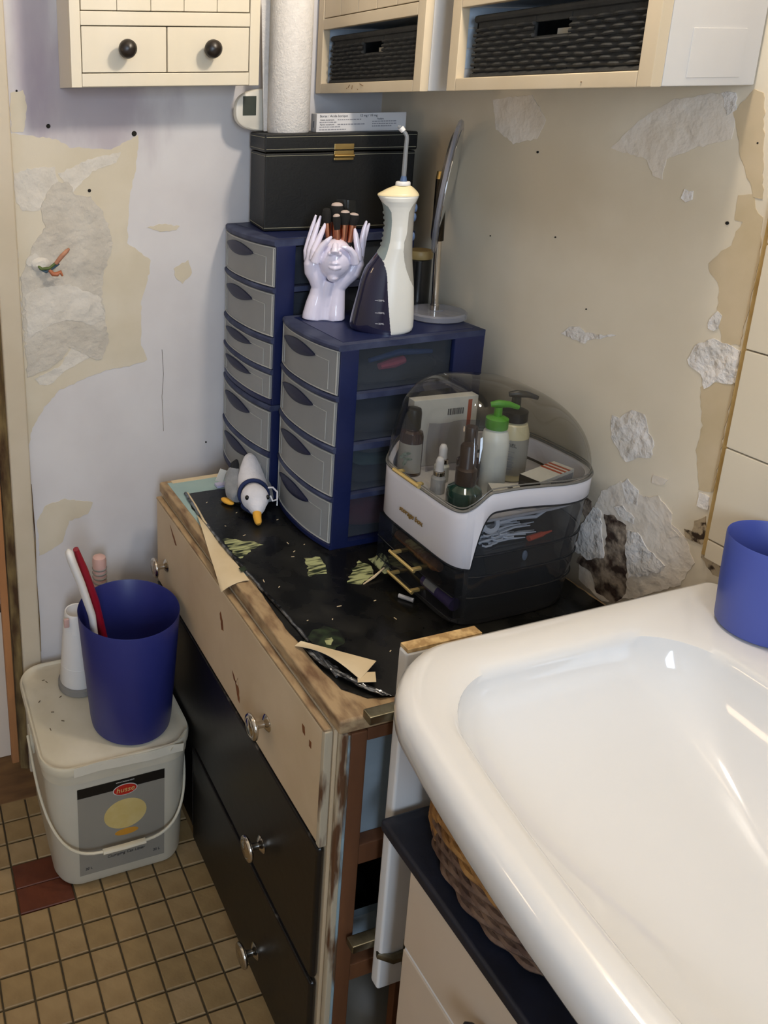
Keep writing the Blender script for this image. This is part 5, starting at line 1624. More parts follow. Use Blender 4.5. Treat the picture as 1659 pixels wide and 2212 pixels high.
# two front drawers
for z0, z1, gz in ((0.776, 0.818, 0.790), (0.738, 0.772, 0.7375)):
    m = MB()
    pl = [(-0.2745 - 0.004 * (1 - (2 * t / 16 - 1) ** 2), -0.697 + 0.198 * t / 16) for t in range(17)]
    m.loft([[(x, y, z0) for x, y in pl + [(-0.250, -0.499), (-0.250, -0.697)]], [(x, y, z1) for x, y in pl + [(-0.250, -0.499), (-0.250, -0.697)]]])
    dr = build(m, 'drawer', 'smoke_dark', org, 30)
    m = MB(); m.tube([(x - 0.0004, y, z0) for x, y in pl], 0.0011, 6)
    build(m, 'drawer_edge', 'smoke_edge', dr)
    m = MB()
    for yy in (-0.622, -0.568): m.box(-0.294, -0.277, yy - 0.003, yy + 0.003, z0 + 0.005, z0 + 0.0095, 0.0008)
    m.tube([(-0.294, -0.628, z0 + 0.0072), (-0.294, -0.562, z0 + 0.0072)], 0.0028, 10)
    build(m, 'handle', 'gold_bright', dr)
# clear dome
m = MB()
TOPC = Vector((-0.200, -0.597))
rings = []
ND = 22
def dome_ring(t, off):
    a = PI / 2 * t
    g = math.sin(a) ** 0.95
    out = []
    for k in range(NO):
        x, y = oo(k, off)
        z0 = rimz(x) + 0.001
        h = 1.080 - z0
        dx, dy = x - TOPC.x, y - TOPC.y
        f = max(0.02, math.cos(a)) ** (0.62 + 0.38 * smoothstep((x + 0.22) / 0.18))
        out.append((TOPC.x + dx * f, TOPC.y + dy * f, z0 + h * g))
    return out
m.loft([dome_ring(i / ND, 0.0005) for i in range(ND + 1)], cap0=False, cap1=True)
dome = build(m, 'dome', 'smoke_dome', org, 60)
m = MB(); m.tube([(*oo(k, 0.002), rimz(oo(k)[0]) + 0.0022) for k in range(NO)], 0.0022, 8, closed=True)
build(m, 'dome_rim', 'rim_grey', dome)
m = MB(); m.tube([(*oo(k, 0.001), rimz(oo(k)[0]) + 0.0075) for k in range(NO)], 0.0010, 6, closed=True)
build(m, 'dome_rim', 'rim_grey', dome)
m = MB(); m.tube([(-0.286, -0.612, 0.919), (-0.286, -0.545, 0.919)], 0.0034, 12); m.box(-0.284, -0.2735, -0.606, -0.600, 0.917, 0.921, 0.0006); m.box(-0.284, -0.2735, -0.557, -0.551, 0.917, 0.921, 0.0006)
build(m, 'handle', 'gold_bright', dome)

# bottles and cartons under the dome
DZ = 0.8984
mat('amber_glass', '#2c1108', 0.12, coat=0.3)
mat('cap_black', '#141312', 0.35)
mat('label_white', '#cfcdc6', 0.55)
mat('leaf_ink', '#4a5d52', 0.6, col2='#8d9a90', vs=200)
mat('teal_glass', '#0e3a30', 0.1, coat=0.4)
mat('brown_cap', '#37241a', 0.35)
mat('green_cap', '#4f9a2c', 0.4)
mat('milky_white', '#dfe2dc', 0.35)
mat('cream_liquid', '#d4cba8', 0.3)
mat('rubber_white', '#e2e0e2', 0.5)
mat('frost_glass', '#b9b9b9', 0.25, alpha=0.6)
mat('orange_print', '#a5492c', 0.6)
mat('tan_print', '#c9b08a', 0.6)
P = Vector((-0.2435, -0.526, DZ))
t = thing('amber_bottle', 'small dark amber bottle with black cap and white leaf label under the dome', 'bottle', P)
m = MB(); m.lathe([(0.017, 0), (0.0185, 0.002), (0.0185, 0.066), (0.017, 0.073), (0.011, 0.077), (0.010, 0.082)], c=P, seg=32)
b = build(m, 'bottle', 'amber_glass', t)
m = MB(); m.lathe([(0.0125, 0.079), (0.0128, 0.081), (0.0128, 0.106), (0.0115, 0.112), (0.009, 0.113), (0.0001, 0.113)], c=P, seg=28)
build(m, 'cap', 'cap_black', t)
m = MB()
m.grid(lambda u, v: (P.x + 0.0188 * math.cos(2.6 + 2.6 * u), P.y + 0.0188 * math.sin(2.6 + 2.6 * u), P.z + 0.006 + 0.05 * v), 18, 2, (0, 0, 0.0001))
lb = build(m, 'label', 'label_white', b)
M0 = frame((0.57, -0.82, 0), (0, 0, 1), P + Vector((-0.0165, -0.0105, 0.030)))
m = MB()
for (x, z, a) in ((0.002, 0.010, 0.5), (-0.004, 0.006, 0.9), (0.004, 0.002, 0.2), (0.0, -0.004, 1.2)):
    mm = M0 @ Matrix.Translation((x, z, 0.0008)) @ Matrix.Rotation(a, 4, 'Z')
    m.ell((0, 0, 0), (0.008, 0.0026, 0.0004), seg=12, rings=6) if False else m.join((lambda b_: b_)(MB().ell((0, 0, 0), (0.008, 0.0028, 0.0004), seg=12, rings=6).xf(mm).bm))
build(m, 'leaf_mark', 'leaf_ink', lb)
P = Vector((-0.175, -0.5105, DZ))
t = thing('pill_carton', 'large white carton with red stripe standing at the back of the dome', 'carton', P)
MR = Matrix.Translation(P) @ Matrix.Rotation(math.radians(-5), 4, 'Z')
m = MB(); m.box(-0.058, 0.058, -0.0065, 0.0125, 0, 0.118, 0.001, M=MR)
b = build(m, 'carton', 'label_white', t)
m = MB(); m.box(0.040, 0.047, -0.0069, -0.0064, 0.055, 0.112, M=MR)
build(m, 'stripe', 'orange_print', b, 0)
m = MB()
for k in range(16):
    m.box(0.004 + k * 0.0018, 0.004 + k * 0.0018 + random.Random(k).uniform(0.0005, 0.0013), -0.0069, -0.0064, 0.088, 0.099, M=MR)
build(m, 'barcode', 'print_ink', b, 0)
P = Vector((-0.232, -0.588, DZ))
def dropper(P, lab, glass, s=1.0):
    t = thing('dropper_bottle', lab, 'bottle', P, group='dropper bottles under the dome')
    m = MB(); m.lathe([(0.010 * s, 0), (0.011 * s, 0.001), (0.011 * s, 0.024 * s), (0.007 * s, 0.029 * s)], c=P, seg=24)
    build(m, 'bottle', glass, t)
    m = MB(); m.lathe([(0.0085 * s, 0.0292 * s), (0.0085 * s, 0.035 * s), (0.006 * s, 0.036 * s)], c=P, seg=20)
    build(m, 'collar', 'chrome', t)
    m = MB(); m.lathe([(0.0068 * s, 0.0362 * s), (0.0062 * s, 0.042 * s), (0.0062 * s, 0.052 * s), (0.004 * s, 0.058 * s), (0.0001, 0.059 * s)], c=P, seg=20)
    build(m, 'bulb', 'rubber_white', t, 60)
dropper(Vector((-0.243, -0.600, DZ)), 'small dropper bottle with white rubber bulb beside the green bottle', 'frost_glass')
dropper(Vector((-0.212, -0.566, DZ)), 'dropper bottle further back with milky body behind the other dropper', 'milky_white', 1.05)
P = Vector((-0.2345, -0.650, DZ))
t = thing('pump_bottle', 'dark green glass bottle with brown spray cap at the front of the dome', 'bottle', P)
m = MB(); m.lathe([(0.021, 0), (0.0245, 0.002), (0.0255, 0.008), (0.0255, 0.022), (0.024, 0.028), (0.016, 0.034), (0.013, 0.036)], c=P, seg=36)
build(m, 'bottle', 'teal_glass', t)
m = MB(); m.lathe([(0.0145, 0.0362), (0.0150, 0.038), (0.0150, 0.060), (0.0118, 0.063), (0.0112, 0.064), (0.0112, 0.096), (0.0095, 0.099), (0.0001, 0.0992)], c=P, seg=30)
build(m, 'cap', 'brown_cap', t)
P = Vector((-0.196, -0.607, DZ))
t = thing('spray_bottle', 'brown capped bottle just behind the dark green one', 'bottle', P)
m = MB(); m.lathe([(0.016, 0), (0.0175, 0.002), (0.0175, 0.050), (0.011, 0.056)], c=P, seg=30)
build(m, 'bottle', 'amber_glass', t)
m = MB(); m.lathe([(0.0110, 0.0562), (0.0110, 0.075), (0.0092, 0.077), (0.0092, 0.104), (0.008, 0.106), (0.0001, 0.106)], c=P, seg=26)
build(m, 'cap', 'brown_cap', t)
def pump(P, body, cap, name, lab, r, h, ht, beak):
    t = thing(name, lab, 'bottle', P)
    m = MB(); m.lathe([(r * 0.9, 0), (r, 0.003), (r, h * 0.8), (r * 0.85, h * 0.95), (r * 0.6, h)], c=P, seg=32)
    b = build(m, 'bottle', body, t)
    m = MB(); m.lathe([(r * 0.78, h + 0.0002), (r * 0.80, h + 0.002), (r * 0.80, h + 0.016), (r * 0.55, h + 0.019), (r * 0.30, h + 0.020), (r * 0.28, ht - 0.006)], c=P, seg=28)
    build(m, 'pump_cap', cap, t)
    m = MB()
    m.tube([P + Vector((-0.010, 0.006, ht - 0.003)), P + Vector((0, 0, ht - 0.001)), P + Vector(beak) * 0.5 + Vector((0, 0, ht - 0.002)), P + Vector(beak) + Vector((0, 0, ht - 0.007))], [0.004, 0.0062, 0.005, 0.0034], 12)
    build(m, 'spout', cap, t, 60)
    return b
pump(Vector((-0.164, -0.622, DZ)), 'milky_white', 'green_cap', 'pump_bottle', 'white pump bottle with bright green pump top', 0.0205, 0.105, 0.145, (0.028, -0.010, 0))
b = pump(Vector((-0.103, -0.590, DZ)), 'cream_liquid', 'cap_black', 'pump_bottle', 'cream bottle with black pump top and printed label', 0.0245, 0.098, 0.143, (0.028, -0.014, 0))
PB = Vector((-0.103, -0.590, DZ))
m = MB()
m.grid(lambda u, v: (PB.x + 0.0249 * math.cos(3.0 + 2.6 * u), PB.y + 0.0249 * math.sin(3.0 + 2.6 * u), PB.z + 0.012 + 0.060 * v), 18, 2, (0, 0, 0.0001))
lb = build(m, 'label', 'label_white', b)
M0 = frame((0.60, -0.80, 0), (0, 0, 1), PB + Vector((-0.0205, -0.0157, 0.064)))
text('ENTIEL', 0.0085, M0, 'lettering', 'print_ink', lb, 0.0002)
m = MB()
for k in range(8):
    m.box(-0.011 + 0.0015 * (k % 3), 0.011 - 0.002 * (k % 2), -0.0005, 0.0005, 0, 0.0003, M=M0 @ Matrix.Translation((0, -0.011 - k * 0.0042, 0)))
build(m, 'small_print', 'print_grey', lb, 0)
# milky freezer bag standing between the bottles
clear_mat('milky_bag', '#e6e6ea', 1.3, 0.3)
m = MB(); m.grid(lambda u, v: (-0.218 + 0.085 * u, -0.535 - 0.012 * u + 0.004 * math.sin(u * 7 + v * 3), DZ + 0.001 + 0.085 * v), 14, 8, (0, 0.0006, 0))
solo(m, 'plastic_bag', 'milky_bag', 'milky plastic bag standing among the bottles under the dome', 'bag', smooth=60)
P = Vector((-0.105, -0.672, DZ))
MR = Matrix.Translation(P) @ Matrix.Rotation(math.radians(14), 4, 'Z')
t = thing('pill_carton', 'small white carton with brown stripes and dark end lying at the right of the dome', 'carton', P)
m = MB(); m.box(-0.041, 0.043, -0.016, 0.018, 0.014, 0.045, 0.0008, M=MR)
b = build(m, 'carton', 'label_white', t)
m = MB(); m.box(-0.0415, -0.0405, -0.016, 0.018, 0.0142, 0.0448, M=MR); m.box(-0.041, -0.018, -0.0165, -0.0155, 0.0142, 0.036, M=MR)
build(m, 'dark_end', 'cap_black', b, 0)
m = MB()
for k in range(3):
    m.box(0.008 + k * 0.010, 0.013 + k * 0.010, -0.016, 0.018, 0.0448, 0.0454, M=MR @ Matrix.Shear('XY', 4, (0, 0)) if False else MR)
build(m, 'stripe', 'orange_print', b, 0)
m = MB()
for k in range(26):
    m.box(-0.014 + k * 0.0021, -0.0131 + k * 0.0021, -0.0165, -0.0159, 0.018, 0.040, M=MR)
build(m, 'small_print', 'print_grey', b, 0)
m = MB(); m.box(-0.036, 0.038, -0.014, 0.014, 0, 0.0138, 0.0008, M=MR)
solo(m, 'flat_carton', 'label_white', 'flat white carton underneath the striped carton', 'carton')
P = Vector((-0.178, -0.671, DZ))
MR = Matrix.Translation(P) @ Matrix.Rotation(math.radians(-24), 4, 'Z')
t = thing('tiny_carton', 'tiny pale pink carton between the green bottle and the striped carton', 'carton', P)
m = MB(); m.box(-0.022, 0.022, -0.014, 0.014, 0, 0.030, 0.0008, M=MR)
b = build(m, 'carton', 'label_white', t)
m = MB(); m.box(0.002, 0.010, -0.003, 0.003, 0.030, 0.0304, M=MR)
build(m, 'number_mark', 'print_ink', b, 0)

# floss picks in the side compartment
mat('pick_white', '#e8ecf2', 0.4)
mat('orange_plastic', '#d4512c', 0.4)
mat('grey_blue', '#7f8ea0', 0.4)
rp = random.Random(21)
def pick(k, x, y, z, a, big=False):
    t = thing('floss_pick', 'white dental floss pick in the tangled heap in the smoked side compartment', 'floss pick', (x, y, z), group='floss picks in the side compartment')
    MR = Matrix.Translation((x, y, z)) @ Matrix.Rotation(a, 4, 'Z')
    r = 0.0022 if big else 0.0016
    m = MB(); m.tube([MR @ Vector(p) for p in ((0.0, 0, 0.001), (0.030, 0.001, 0.0025), (0.058, 0.0, 0.001))], [r, r * 1.1, r * 0.5], 7)
    build(m, 'stem', 'pick_white', t)
    m = MB(); m.tube([MR @ Vector(p) for p in ((0.0, 0, 0.001), (-0.006, 0.006, 0.001), (-0.016, 0.007, 0.001), (-0.019, 0.003, 0.001))], r, 7)
    m.tube([MR @ Vector(p) for p in ((0.0, 0, 0.001), (-0.006, -0.006, 0.001), (-0.016, -0.007, 0.001), (-0.019, -0.003, 0.001))], r, 7)
    build(m, 'fork', 'pick_white', t)
    if not big:
        m = MB(); m.tube([MR @ Vector((-0.0165, 0.006, 0.001)), MR @ Vector((-0.0165, -0.006, 0.001))], 0.0004, 5)
        build(m, 'floss', 'pick_white', t)
for k in range(15):
    lev = k // 4
    pick(k, -0.185 + rp.uniform(-0.03, 0.02), -0.672 + rp.uniform(-0.012, 0.010), 0.8462 + lev * 0.0062, rp.uniform(-0.16, 0.16) + (PI if k % 5 == 4 else 0), False)
t = thing('floss_ring', 'white coiled floss holder with round eye in the smoked side compartment', 'floss holder', (-0.19, -0.672, 0.872))
m = MB(); m.lathe([(0.016, -0.0022), (0.018, 0.0), (0.016, 0.0022), (0.010, 0.0018), (0.010, -0.0018)], seg=30, cap0=False, cap1=False)
m.xf(Matrix.Translation((-0.212, -0.684, 0.884)) @ Matrix.Rotation(math.radians(62), 4, 'X'))
build(m, 'ring', 'pick_white', t)
m = MB(); m.tube([(-0.200, -0.683, 0.893), (-0.16, -0.684, 0.894), (-0.12, -0.682, 0.889), (-0.105, -0.678, 0.882), (-0.125, -0.681, 0.876), (-0.165, -0.683, 0.881), (-0.198, -0.683, 0.878)], 0.0028, 8)
build(m, 'arm', 'pick_white', t)
m = MB(); m.tube([(-0.145, -0.693, 0.8487), (-0.118, -0.691, 0.8507)], [0.0044, 0.0040], 10); m.tube([(-0.118, -0.691, 0.8507), (-0.10, -0.690, 0.8520)], [0.003, 0.0012], 8)
solo(m, 'orange_pick', 'orange_plastic', 'orange interdental brush at the bottom of the smoked side compartment', 'brush')
m = MB(); m.ell((-0.145, -0.690, 0.8185), (0.0045, 0.003, 0.0085), seg=14, rings=8)
solo(m, 'plastic_clip', 'grey_blue', 'grey-blue plastic clip in the second smoked compartment', 'clip')
# contents of the two front drawers
mat('roller_wood', '#9a5f33', 0.5, col2='#824c26', vs=30)
mat('purple_tube', '#5b4a86', 0.4)
mat('pencil_grey', '#a8a8ac', 0.5)
m = MB()
p0, p1 = Vector((-0.256, -0.53, 0.789)), Vector((-0.256, -0.640, 0.789))
d = (p1 - p0)
pts = [p0 + d * t for t in (0, 0.5, 0.52, 0.6, 0.62, 0.66, 0.68, 0.74, 0.76, 0.82, 0.84, 0.9, 0.92, 1.0)]
m.tube(pts, [0.0085, 0.0085, 0.0105, 0.0108, 0.0085, 0.0085, 0.0108, 0.0108, 0.0085, 0.0085, 0.0108, 0.0108, 0.009, 0.007], 16)
solo(m, 'wood_roller', 'roller_wood', 'ribbed wooden massage roller in the upper smoked front drawer', 'roller')
t = thing('purple_tube', 'purple lip balm tube with barcode in the lower smoked front drawer', 'tube', (-0.257, -0.65, 0.739))
m = MB(); m.tube([(-0.257, -0.610, 0.7505), (-0.257, -0.682, 0.7505)], 0.0105, 18)
b = build(m, 'tube', 'purple_tube', t)
m = MB(); m.grid(lambda u, v: (-0.257 + 0.0107 * math.cos(1.7 + 1.5 * u), -0.618 - 0.028 * v, 0.7505 + 0.0107 * math.sin(1.7 + 1.5 * u)), 10, 2, (-0.0001, 0, 0.0001))
build(m, 'barcode_label', 'label_white', b)
m = MB(); m.tube([(-0.288, -0.625, DH + 0.0052), (-0.302, -0.606, DH + 0.0052)], 0.0036, 10)
solo(m, 'eye_pencil', 'pencil_grey', 'short grey eye pencil stub lying in front of the organiser', 'pencil')

# ---------------------------------------------------------------- plush gull on the chest
mat('plush_white', '#d9d7dc', 0.95, col2='#cfcdd2', vs=60, bump=0.5, bs=300, sheen=0.3)
mat('plush_grey', '#85878a', 0.95, col2='#77797c', vs=60, bump=0.5, bs=300, sheen=0.3)
mat('plush_black', '#15171c', 0.95, bump=0.5, bs=300)
mat('plush_navy', '#1d2a52', 0.9, bump=0.3, bs=300)
mat('plush_yellow', '#dba23a', 0.9, bump=0.4, bs=300)
mat('eye_black', '#060606', 0.1)
PG = Vector((-0.385, -0.215, DH + 0.0016))
gull = thing('plush_gull', 'small plush seagull with grey wings, navy scarf and yellow beak', 'plush toy', PG)
m = MB()
m.tube([(-0.369, -0.180, 0.803), (-0.371, -0.186, 0.799), (-0.375, -0.198, 0.786), (-0.380, -0.213, 0.770), (-0.385, -0.232, 0.757), (-0.393, -0.252, 0.755)], [0.006, 0.0125, 0.020, 0.0265, 0.030, 0.026], 24)
m.ell((-0.380, -0.222, 0.7535), (0.030, 0.034, 0.0265), seg=24, rings=14)
body = build(remeshed(m, 0.002, 8, 'body'), 'body', 'plush_white', gull, 180)
m = MB()
m.ell((-0.4020, -0.2790, 0.7600), (0.0265, 0.0285, 0.0260), seg=24, rings=14)
m.tube([(-0.4040, -0.288, 0.7570), (-0.4085, -0.303, 0.7490), (-0.4120, -0.312, 0.7440)], [0.022, 0.016, 0.0085], 20)
head = build(remeshed(m, 0.002, 8, 'head'), 'head', 'plush_white', gull, 180)
m = MB(); m.tube([(-0.4110, -0.309, 0.7455), (-0.4145, -0.318, 0.7400), (-0.4165, -0.327, 0.7350), (-0.4170, -0.331, 0.7325)], [0.0088, 0.0078, 0.0068, 0.004], 16)
build(m, 'beak', 'plush_yellow', head, 60)
m = MB(); m.ell((-0.4235, -0.2910, 0.7690), (0.0040, 0.0040, 0.0048), seg=14, rings=10)
build(m, 'eye', 'eye_black', head, 60)
m = MB(); m.ell((-0.3850, -0.3000, 0.7680), (0.0036, 0.0036, 0.0045), seg=14, rings=10)
build(m, 'eye', 'eye_black', head, 60)
def wing(path, rad, tipn):
    m = MB(); m.tube(path, rad, 20, flat=0.8)
    w = build(remeshed(m, 0.0022, 6, 'wing'), 'wing', 'plush_grey', gull, 180)
    a, b = Vector(path[-2]), Vector(path[-1])
    d = (b - a).normalized()
    m = MB(); m.tube([b - d * 0.003, b + d * 0.008 + Vector(tipn) * 0.3, b + d * 0.013 + Vector(tipn)], [0.0098, 0.0085, 0.003], 16)
    build(m, 'wing_tip', 'plush_black', w, 60)
wing([(-0.418, -0.240, 0.742), (-0.417, -0.222, 0.744), (-0.413, -0.205, 0.752), (-0.408, -0.190, 0.764), (-0.402, -0.180, 0.777)], [0.013, 0.0195, 0.0190, 0.0165, 0.0115], (0.006, 0.004, 0.002))
wing([(-0.3660, -0.2640, 0.743), (-0.3635, -0.2480, 0.745), (-0.3595, -0.2310, 0.754), (-0.3560, -0.2140, 0.768), (-0.3545, -0.2040, 0.779)], [0.011, 0.0145, 0.0145, 0.013, 0.0100], (-0.006, 0.004, 0.002))
m = MB()
pts = []
cc = Vector((-0.3945, -0.2575, 0.7560)); dd = Vector((-0.30, -0.80, 0.20)).normalized()
s1 = dd.cross(Vector((0, 0, 1))).normalized(); s2 = s1.cross(dd)
m.tube([cc + (s1 * math.cos(2 * PI * k / 32) * 0.0275 + s2 * math.sin(2 * PI * k / 32) * 0.0265) for k in range(32)], 0.0042, 8, closed=True)
m.tube([cc + s1 * -0.020 + Vector((-0.004, 0.002, -0.012)), cc + Vector((-0.022, -0.012, -0.018)), cc + Vector((-0.014, -0.036, -0.022))], [0.008, 0.010, 0.004], 12)
build(m, 'scarf', 'plush_navy', gull, 60)
m = MB(); m.ell((-0.434, -0.223, 0.7305), (0.009, 0.017, 0.0048), Matrix.Rotation(0.35, 3, 'Z'), 16, 10)
build(m, 'foot', 'plush_yellow', gull, 60)
m = MB()
m.tube([(-0.379, -0.288, 0.781), (-0.372, -0.293, 0.783), (-0.366, -0.301, 0.776), (-0.369, -0.307, 0.764), (-0.376, -0.303, 0.760), (-0.378, -0.296, 0.768)], 0.0018, 8)
lp_ = build(m, 'hanging_loop', 'plush_white', gull)
m = MB(); m.tube([(-0.3690, -0.307, 0.764), (-0.3695, -0.308, 0.752)], 0.0013, 8)
build(m, 'clip', 'chrome', lp_)
m = MB(); m.box(-0.011, 0.011, -0.0005, 0.0005, -0.013, 0.013, 0.0003, M=Matrix.Translation((-0.4275, -0.176, 0.763)) @ Matrix.Rotation(0.3, 4, 'Z') @ Matrix.Rotation(0.5, 4, 'Y'))
build(m, 'care_tag', 'label_white', gull)

# ---------------------------------------------------------------- litter bucket
mat('bucket_plastic', '#c9c2b0', 0.42, col2='#c2baa6', vs=5, alpha=1.0)
mat('lid_plastic', '#d2c9b4', 0.45, col2='#c8bea6', vs=12)
mat('label_grey', '#8f8a7e', 0.5, col2='#8a857a', vs=4)
mat('label_black', '#0d0c0b', 0.45)
mat('label_red', '#b3261a', 0.45)
mat('label_yellow', '#c9b06a', 0.5, col2='#d0ba7c', vs=30)
mat('label_orange', '#c58a2c', 0.5)
mat('tape', '#d6cfbd', 0.3)
mat('old_dirt', '#6a5a44', 0.9)
BK = Vector((-0.6975, -0.19, 0.0))
bu = thing('litter_bucket', 'white lidded plastic litter bucket with grey label on the tiled floor', 'bucket', BK)
def rr3(x0, x1, y0, y1, r, z): return [(x, y, z) for x, y in rrect(x0, x1, y0, y1, r, 10)]
m = MB()
m.loft([rr3(-0.812, -0.575, -0.322, -0.062, 0.04, 0.0008), rr3(-0.822, -0.566, -0.332, -0.052, 0.046, 0.004), rr3(-0.827, -0.562, -0.336, -0.048, 0.05, 0.015), rr3(-0.838, -0.552, -0.344, -0.041, 0.052, 0.255), rr3(-0.840, -0.5515, -0.345, -0.040, 0.052, 0.290)])
body = build(m, 'body', 'bucket_plastic', bu)
m = MB()
m.loft([rr3(-0.841, -0.5505, -0.346, -0.039, 0.053, 0.262), rr3(-0.8415, -0.550, -0.347, -0.038, 0.053, 0.262), rr3(-0.842, -0.5495, -0.348, -0.038, 0.053, 0.286),
        rr3(-0.846, -0.5470, -0.352, -0.035, 0.056, 0.2865), rr3(-0.847, -0.5465, -0.353, -0.034, 0.056, 0.300), rr3(-0.845, -0.5485, -0.351, -0.036, 0.055, 0.3045),
        rr3(-0.842, -0.552, -0.348, -0.039, 0.052, 0.3045), rr3(-0.838, -0.556, -0.344, -0.043, 0.050, 0.3005), rr3(-0.830, -0.564, -0.336, -0.051, 0.046, 0.3000), rr3(-0.825, -0.569, -0.331, -0.056, 0.044, 0.3020)])
lid = build(m, 'lid', 'lid_plastic', bu, 40)
m = MB(); m.grid(lambda u, v: (-0.79 + 0.215 * u, -0.3535 - 0.0006 * math.sin(u * 20) - (0.004 * max(0, u - 0.9) * 10) * v, 0.285 + 0.020 * v + 0.002 * math.sin(u * 7)), 24, 3, (0, 0.0008, 0))
build(m, 'torn_tape', 'tape', lid, 40, label='torn strip of sealing tape')
m = MB(); m.grid(lambda u, v: (-0.600 + 0.045 * u, -0.352 + 0.035 * u - 0.006 * v, 0.288 + 0.012 * v + 0.01 * u * v), 8, 4, (0, 0.0008, 0))
build(m, 'torn_tape', 'tape', lid, 40)
for k, (x, y) in enumerate(((-0.80, -0.09), (-0.79, -0.10), (-0.815, -0.15), (-0.80, -0.19), (-0.81, -0.24), (-0.77, -0.15), (-0.785, -0.22))):
    m = MB(); m.tube([(x, y, 0.3026), (x + 0.006 * math.cos(k * 2), y + 0.006 * math.sin(k * 2), 0.3028)], 0.0009, 5)
    build(m, 'dirt_speck', 'old_dirt', lid)
def fy(z): return -0.336 - 0.0085 * (z - 0.015) / 0.24 - 0.0003
def facept(x, z, d=0.0): return (x, fy(z) - d, z)
lx0, lx1, lz0, lz1 = -0.784, -0.610, 0.029, 0.246
m = MB(); m.grid(lambda u, v: facept(lx0 + (lx1 - lx0) * u, lz0 + (lz1 - lz0) * v, 0.0003), 4, 8, (0, 0.0004, 0))
lab = build(m, 'label', 'label_grey', body, 30)
m = MB(); m.grid(lambda u, v: facept(lx0 + (lx1 - lx0) * u, 0.2235 + (0.246 - 0.2235) * v, 0.0006), 4, 2, (0, 0.0004, 0))
build(m, 'black_band', 'label_black', lab, 30)
def disc(cx, cz, rx, rz_, d, name, mt):
    m = MB()
    pl = [(cx + rx * math.cos(2 * PI * k / 40), cz + rz_ * math.sin(2 * PI * k / 40)) for k in range(40)]
    m.loft([[facept(x, z, d) for x, z in pl], [facept(x, z, d - 0.0003) for x, z in pl]])
    build(m, name, mt, lab, 30)
disc(-0.690, 0.2205, 0.0245, 0.0135, 0.0010, 'oval_border', 'label_white')
disc(-0.690, 0.2205, 0.0228, 0.0120, 0.0013, 'red_oval', 'label_red')
tilt = Vector((0, -0.0354, 1)).normalized()
def lt(s, size, x, z, mt, shear=0.2):
    text(s, size, frame((1, 0, 0), tilt, facept(x, z, 0.0016)), 'lettering', mt, lab, 0.0001, shear)
lt('husse', 0.0165, -0.690, 0.2205, 'label_yellow')
lt('www.husse.com', 0.0056, -0.690, 0.2412, 'label_white', 0.0)
# plain stand-in for the printed animal drawing
disc(-0.690, 0.160, 0.0430, 0.0360, 0.0006, 'printed_patch', 'label_yellow')
disc(-0.688, 0.114, 0.0240, 0.0080, 0.0006, 'printed_patch', 'label_orange')
lt('Bentonite', 0.0085, -0.683, 0.078, 'print_ink')
lt('Clumping Cat Litter', 0.0095, -0.690, 0.062, 'print_ink')
lt('20 L', 0.0080, -0.627, 0.047, 'print_ink', 0.1)
lt('20 L', 0.0080, -0.766, 0.045, 'print_ink', 0.1)
# bail handle
m = MB()
hp = []
for k in range(41):
    t = k / 40
    a = PI * t
    x = -0.6985 - 0.1535 * math.copysign(abs(math.cos(a)) ** 0.5, math.cos(a))
    z = 0.272 - 0.172 * math.sin(a) ** 0.9
    y = -0.205 - 0.155 * math.sin(a) ** 0.6
    hp.append((x, y, z))
m.tube(hp, 0.0028, 8)
hd = build(m, 'handle', 'lid_plastic', bu)
m = MB()
gp = [p for p in hp if -0.755 < p[0] < -0.640]
m.tube([(p[0], p[1] - 0.0005, p[2]) for p in gp], 0.0062, 8, flat=0.7)
build(m, 'handle_grip', 'lid_plastic', hd)
for x in (-0.8455, -0.5490):
    m = MB(); m.box(x - 0.004, x + 0.004, -0.222, -0.190, 0.240, 0.288, 0.002)
    build(m, 'handle_lug', 'lid_plastic', body)

# ---------------------------------------------------------------- blue bin standing on the bucket
mat('blue_bin', '#2a3072', 0.38, col2='#272c6c', vs=4, alpha=0.96)
BC2 = Vector((-0.6510, -0.2580, 0.3024))
BM2 = Matrix.Translation(BC2) @ Matrix.Rotation(math.radians(0.0), 4, 'X')
m = MB()
m.lathe([(0.060, 0.001), (0.072, 0.0015), (0.0785, 0.006), (0.081, 0.020), (0.0905, 0.14), (0.0985, 0.254), (0.0980, 0.2555), (0.0968, 0.254), (0.0885, 0.14), (0.0790, 0.022), (0.075, 0.010), (0.050, 0.006), (0.0001, 0.0055)], seg=72)
m.xf(BM2)
solo(m, 'waste_bin', 'blue_bin', 'dark blue plastic bin standing on the litter bucket lid', 'bin')
mat('handle_white', '#e0dcd8', 0.35)
mat('handle_red', '#8e1428', 0.35)
t = thing('toilet_brush', 'white handled brush with hanging slot standing in the blue bin', 'brush', (-0.715, -0.262, 0.310))
m = MB()
m.tube([(-0.7010, -0.262, 0.3085), (-0.7160, -0.262, 0.47), (-0.7240, -0.261, 0.560), (-0.7420, -0.260, 0.630), (-0.7580, -0.259, 0.682), (-0.7620, -0.259, 0.698), (-0.7630, -0.259, 0.704)], [0.0095, 0.0095, 0.0115, 0.0125, 0.0130, 0.0115, 0.005], 16, flat=0.62)
b = build(m, 'handle', 'handle_white', t, 60)
m = MB(); m.ell((-0.7570, -0.2655, 0.687), (0.0026, 0.0014, 0.0085), Matrix.Rotation(-0.2, 3, 'Y'), 12, 8)
build(m, 'hanging_slot', 'label_grey', b)
t = thing('scrub_brush', 'dark red handled brush leaning behind the white one in the bin', 'brush', (-0.690, -0.240, 0.310))
m = MB()
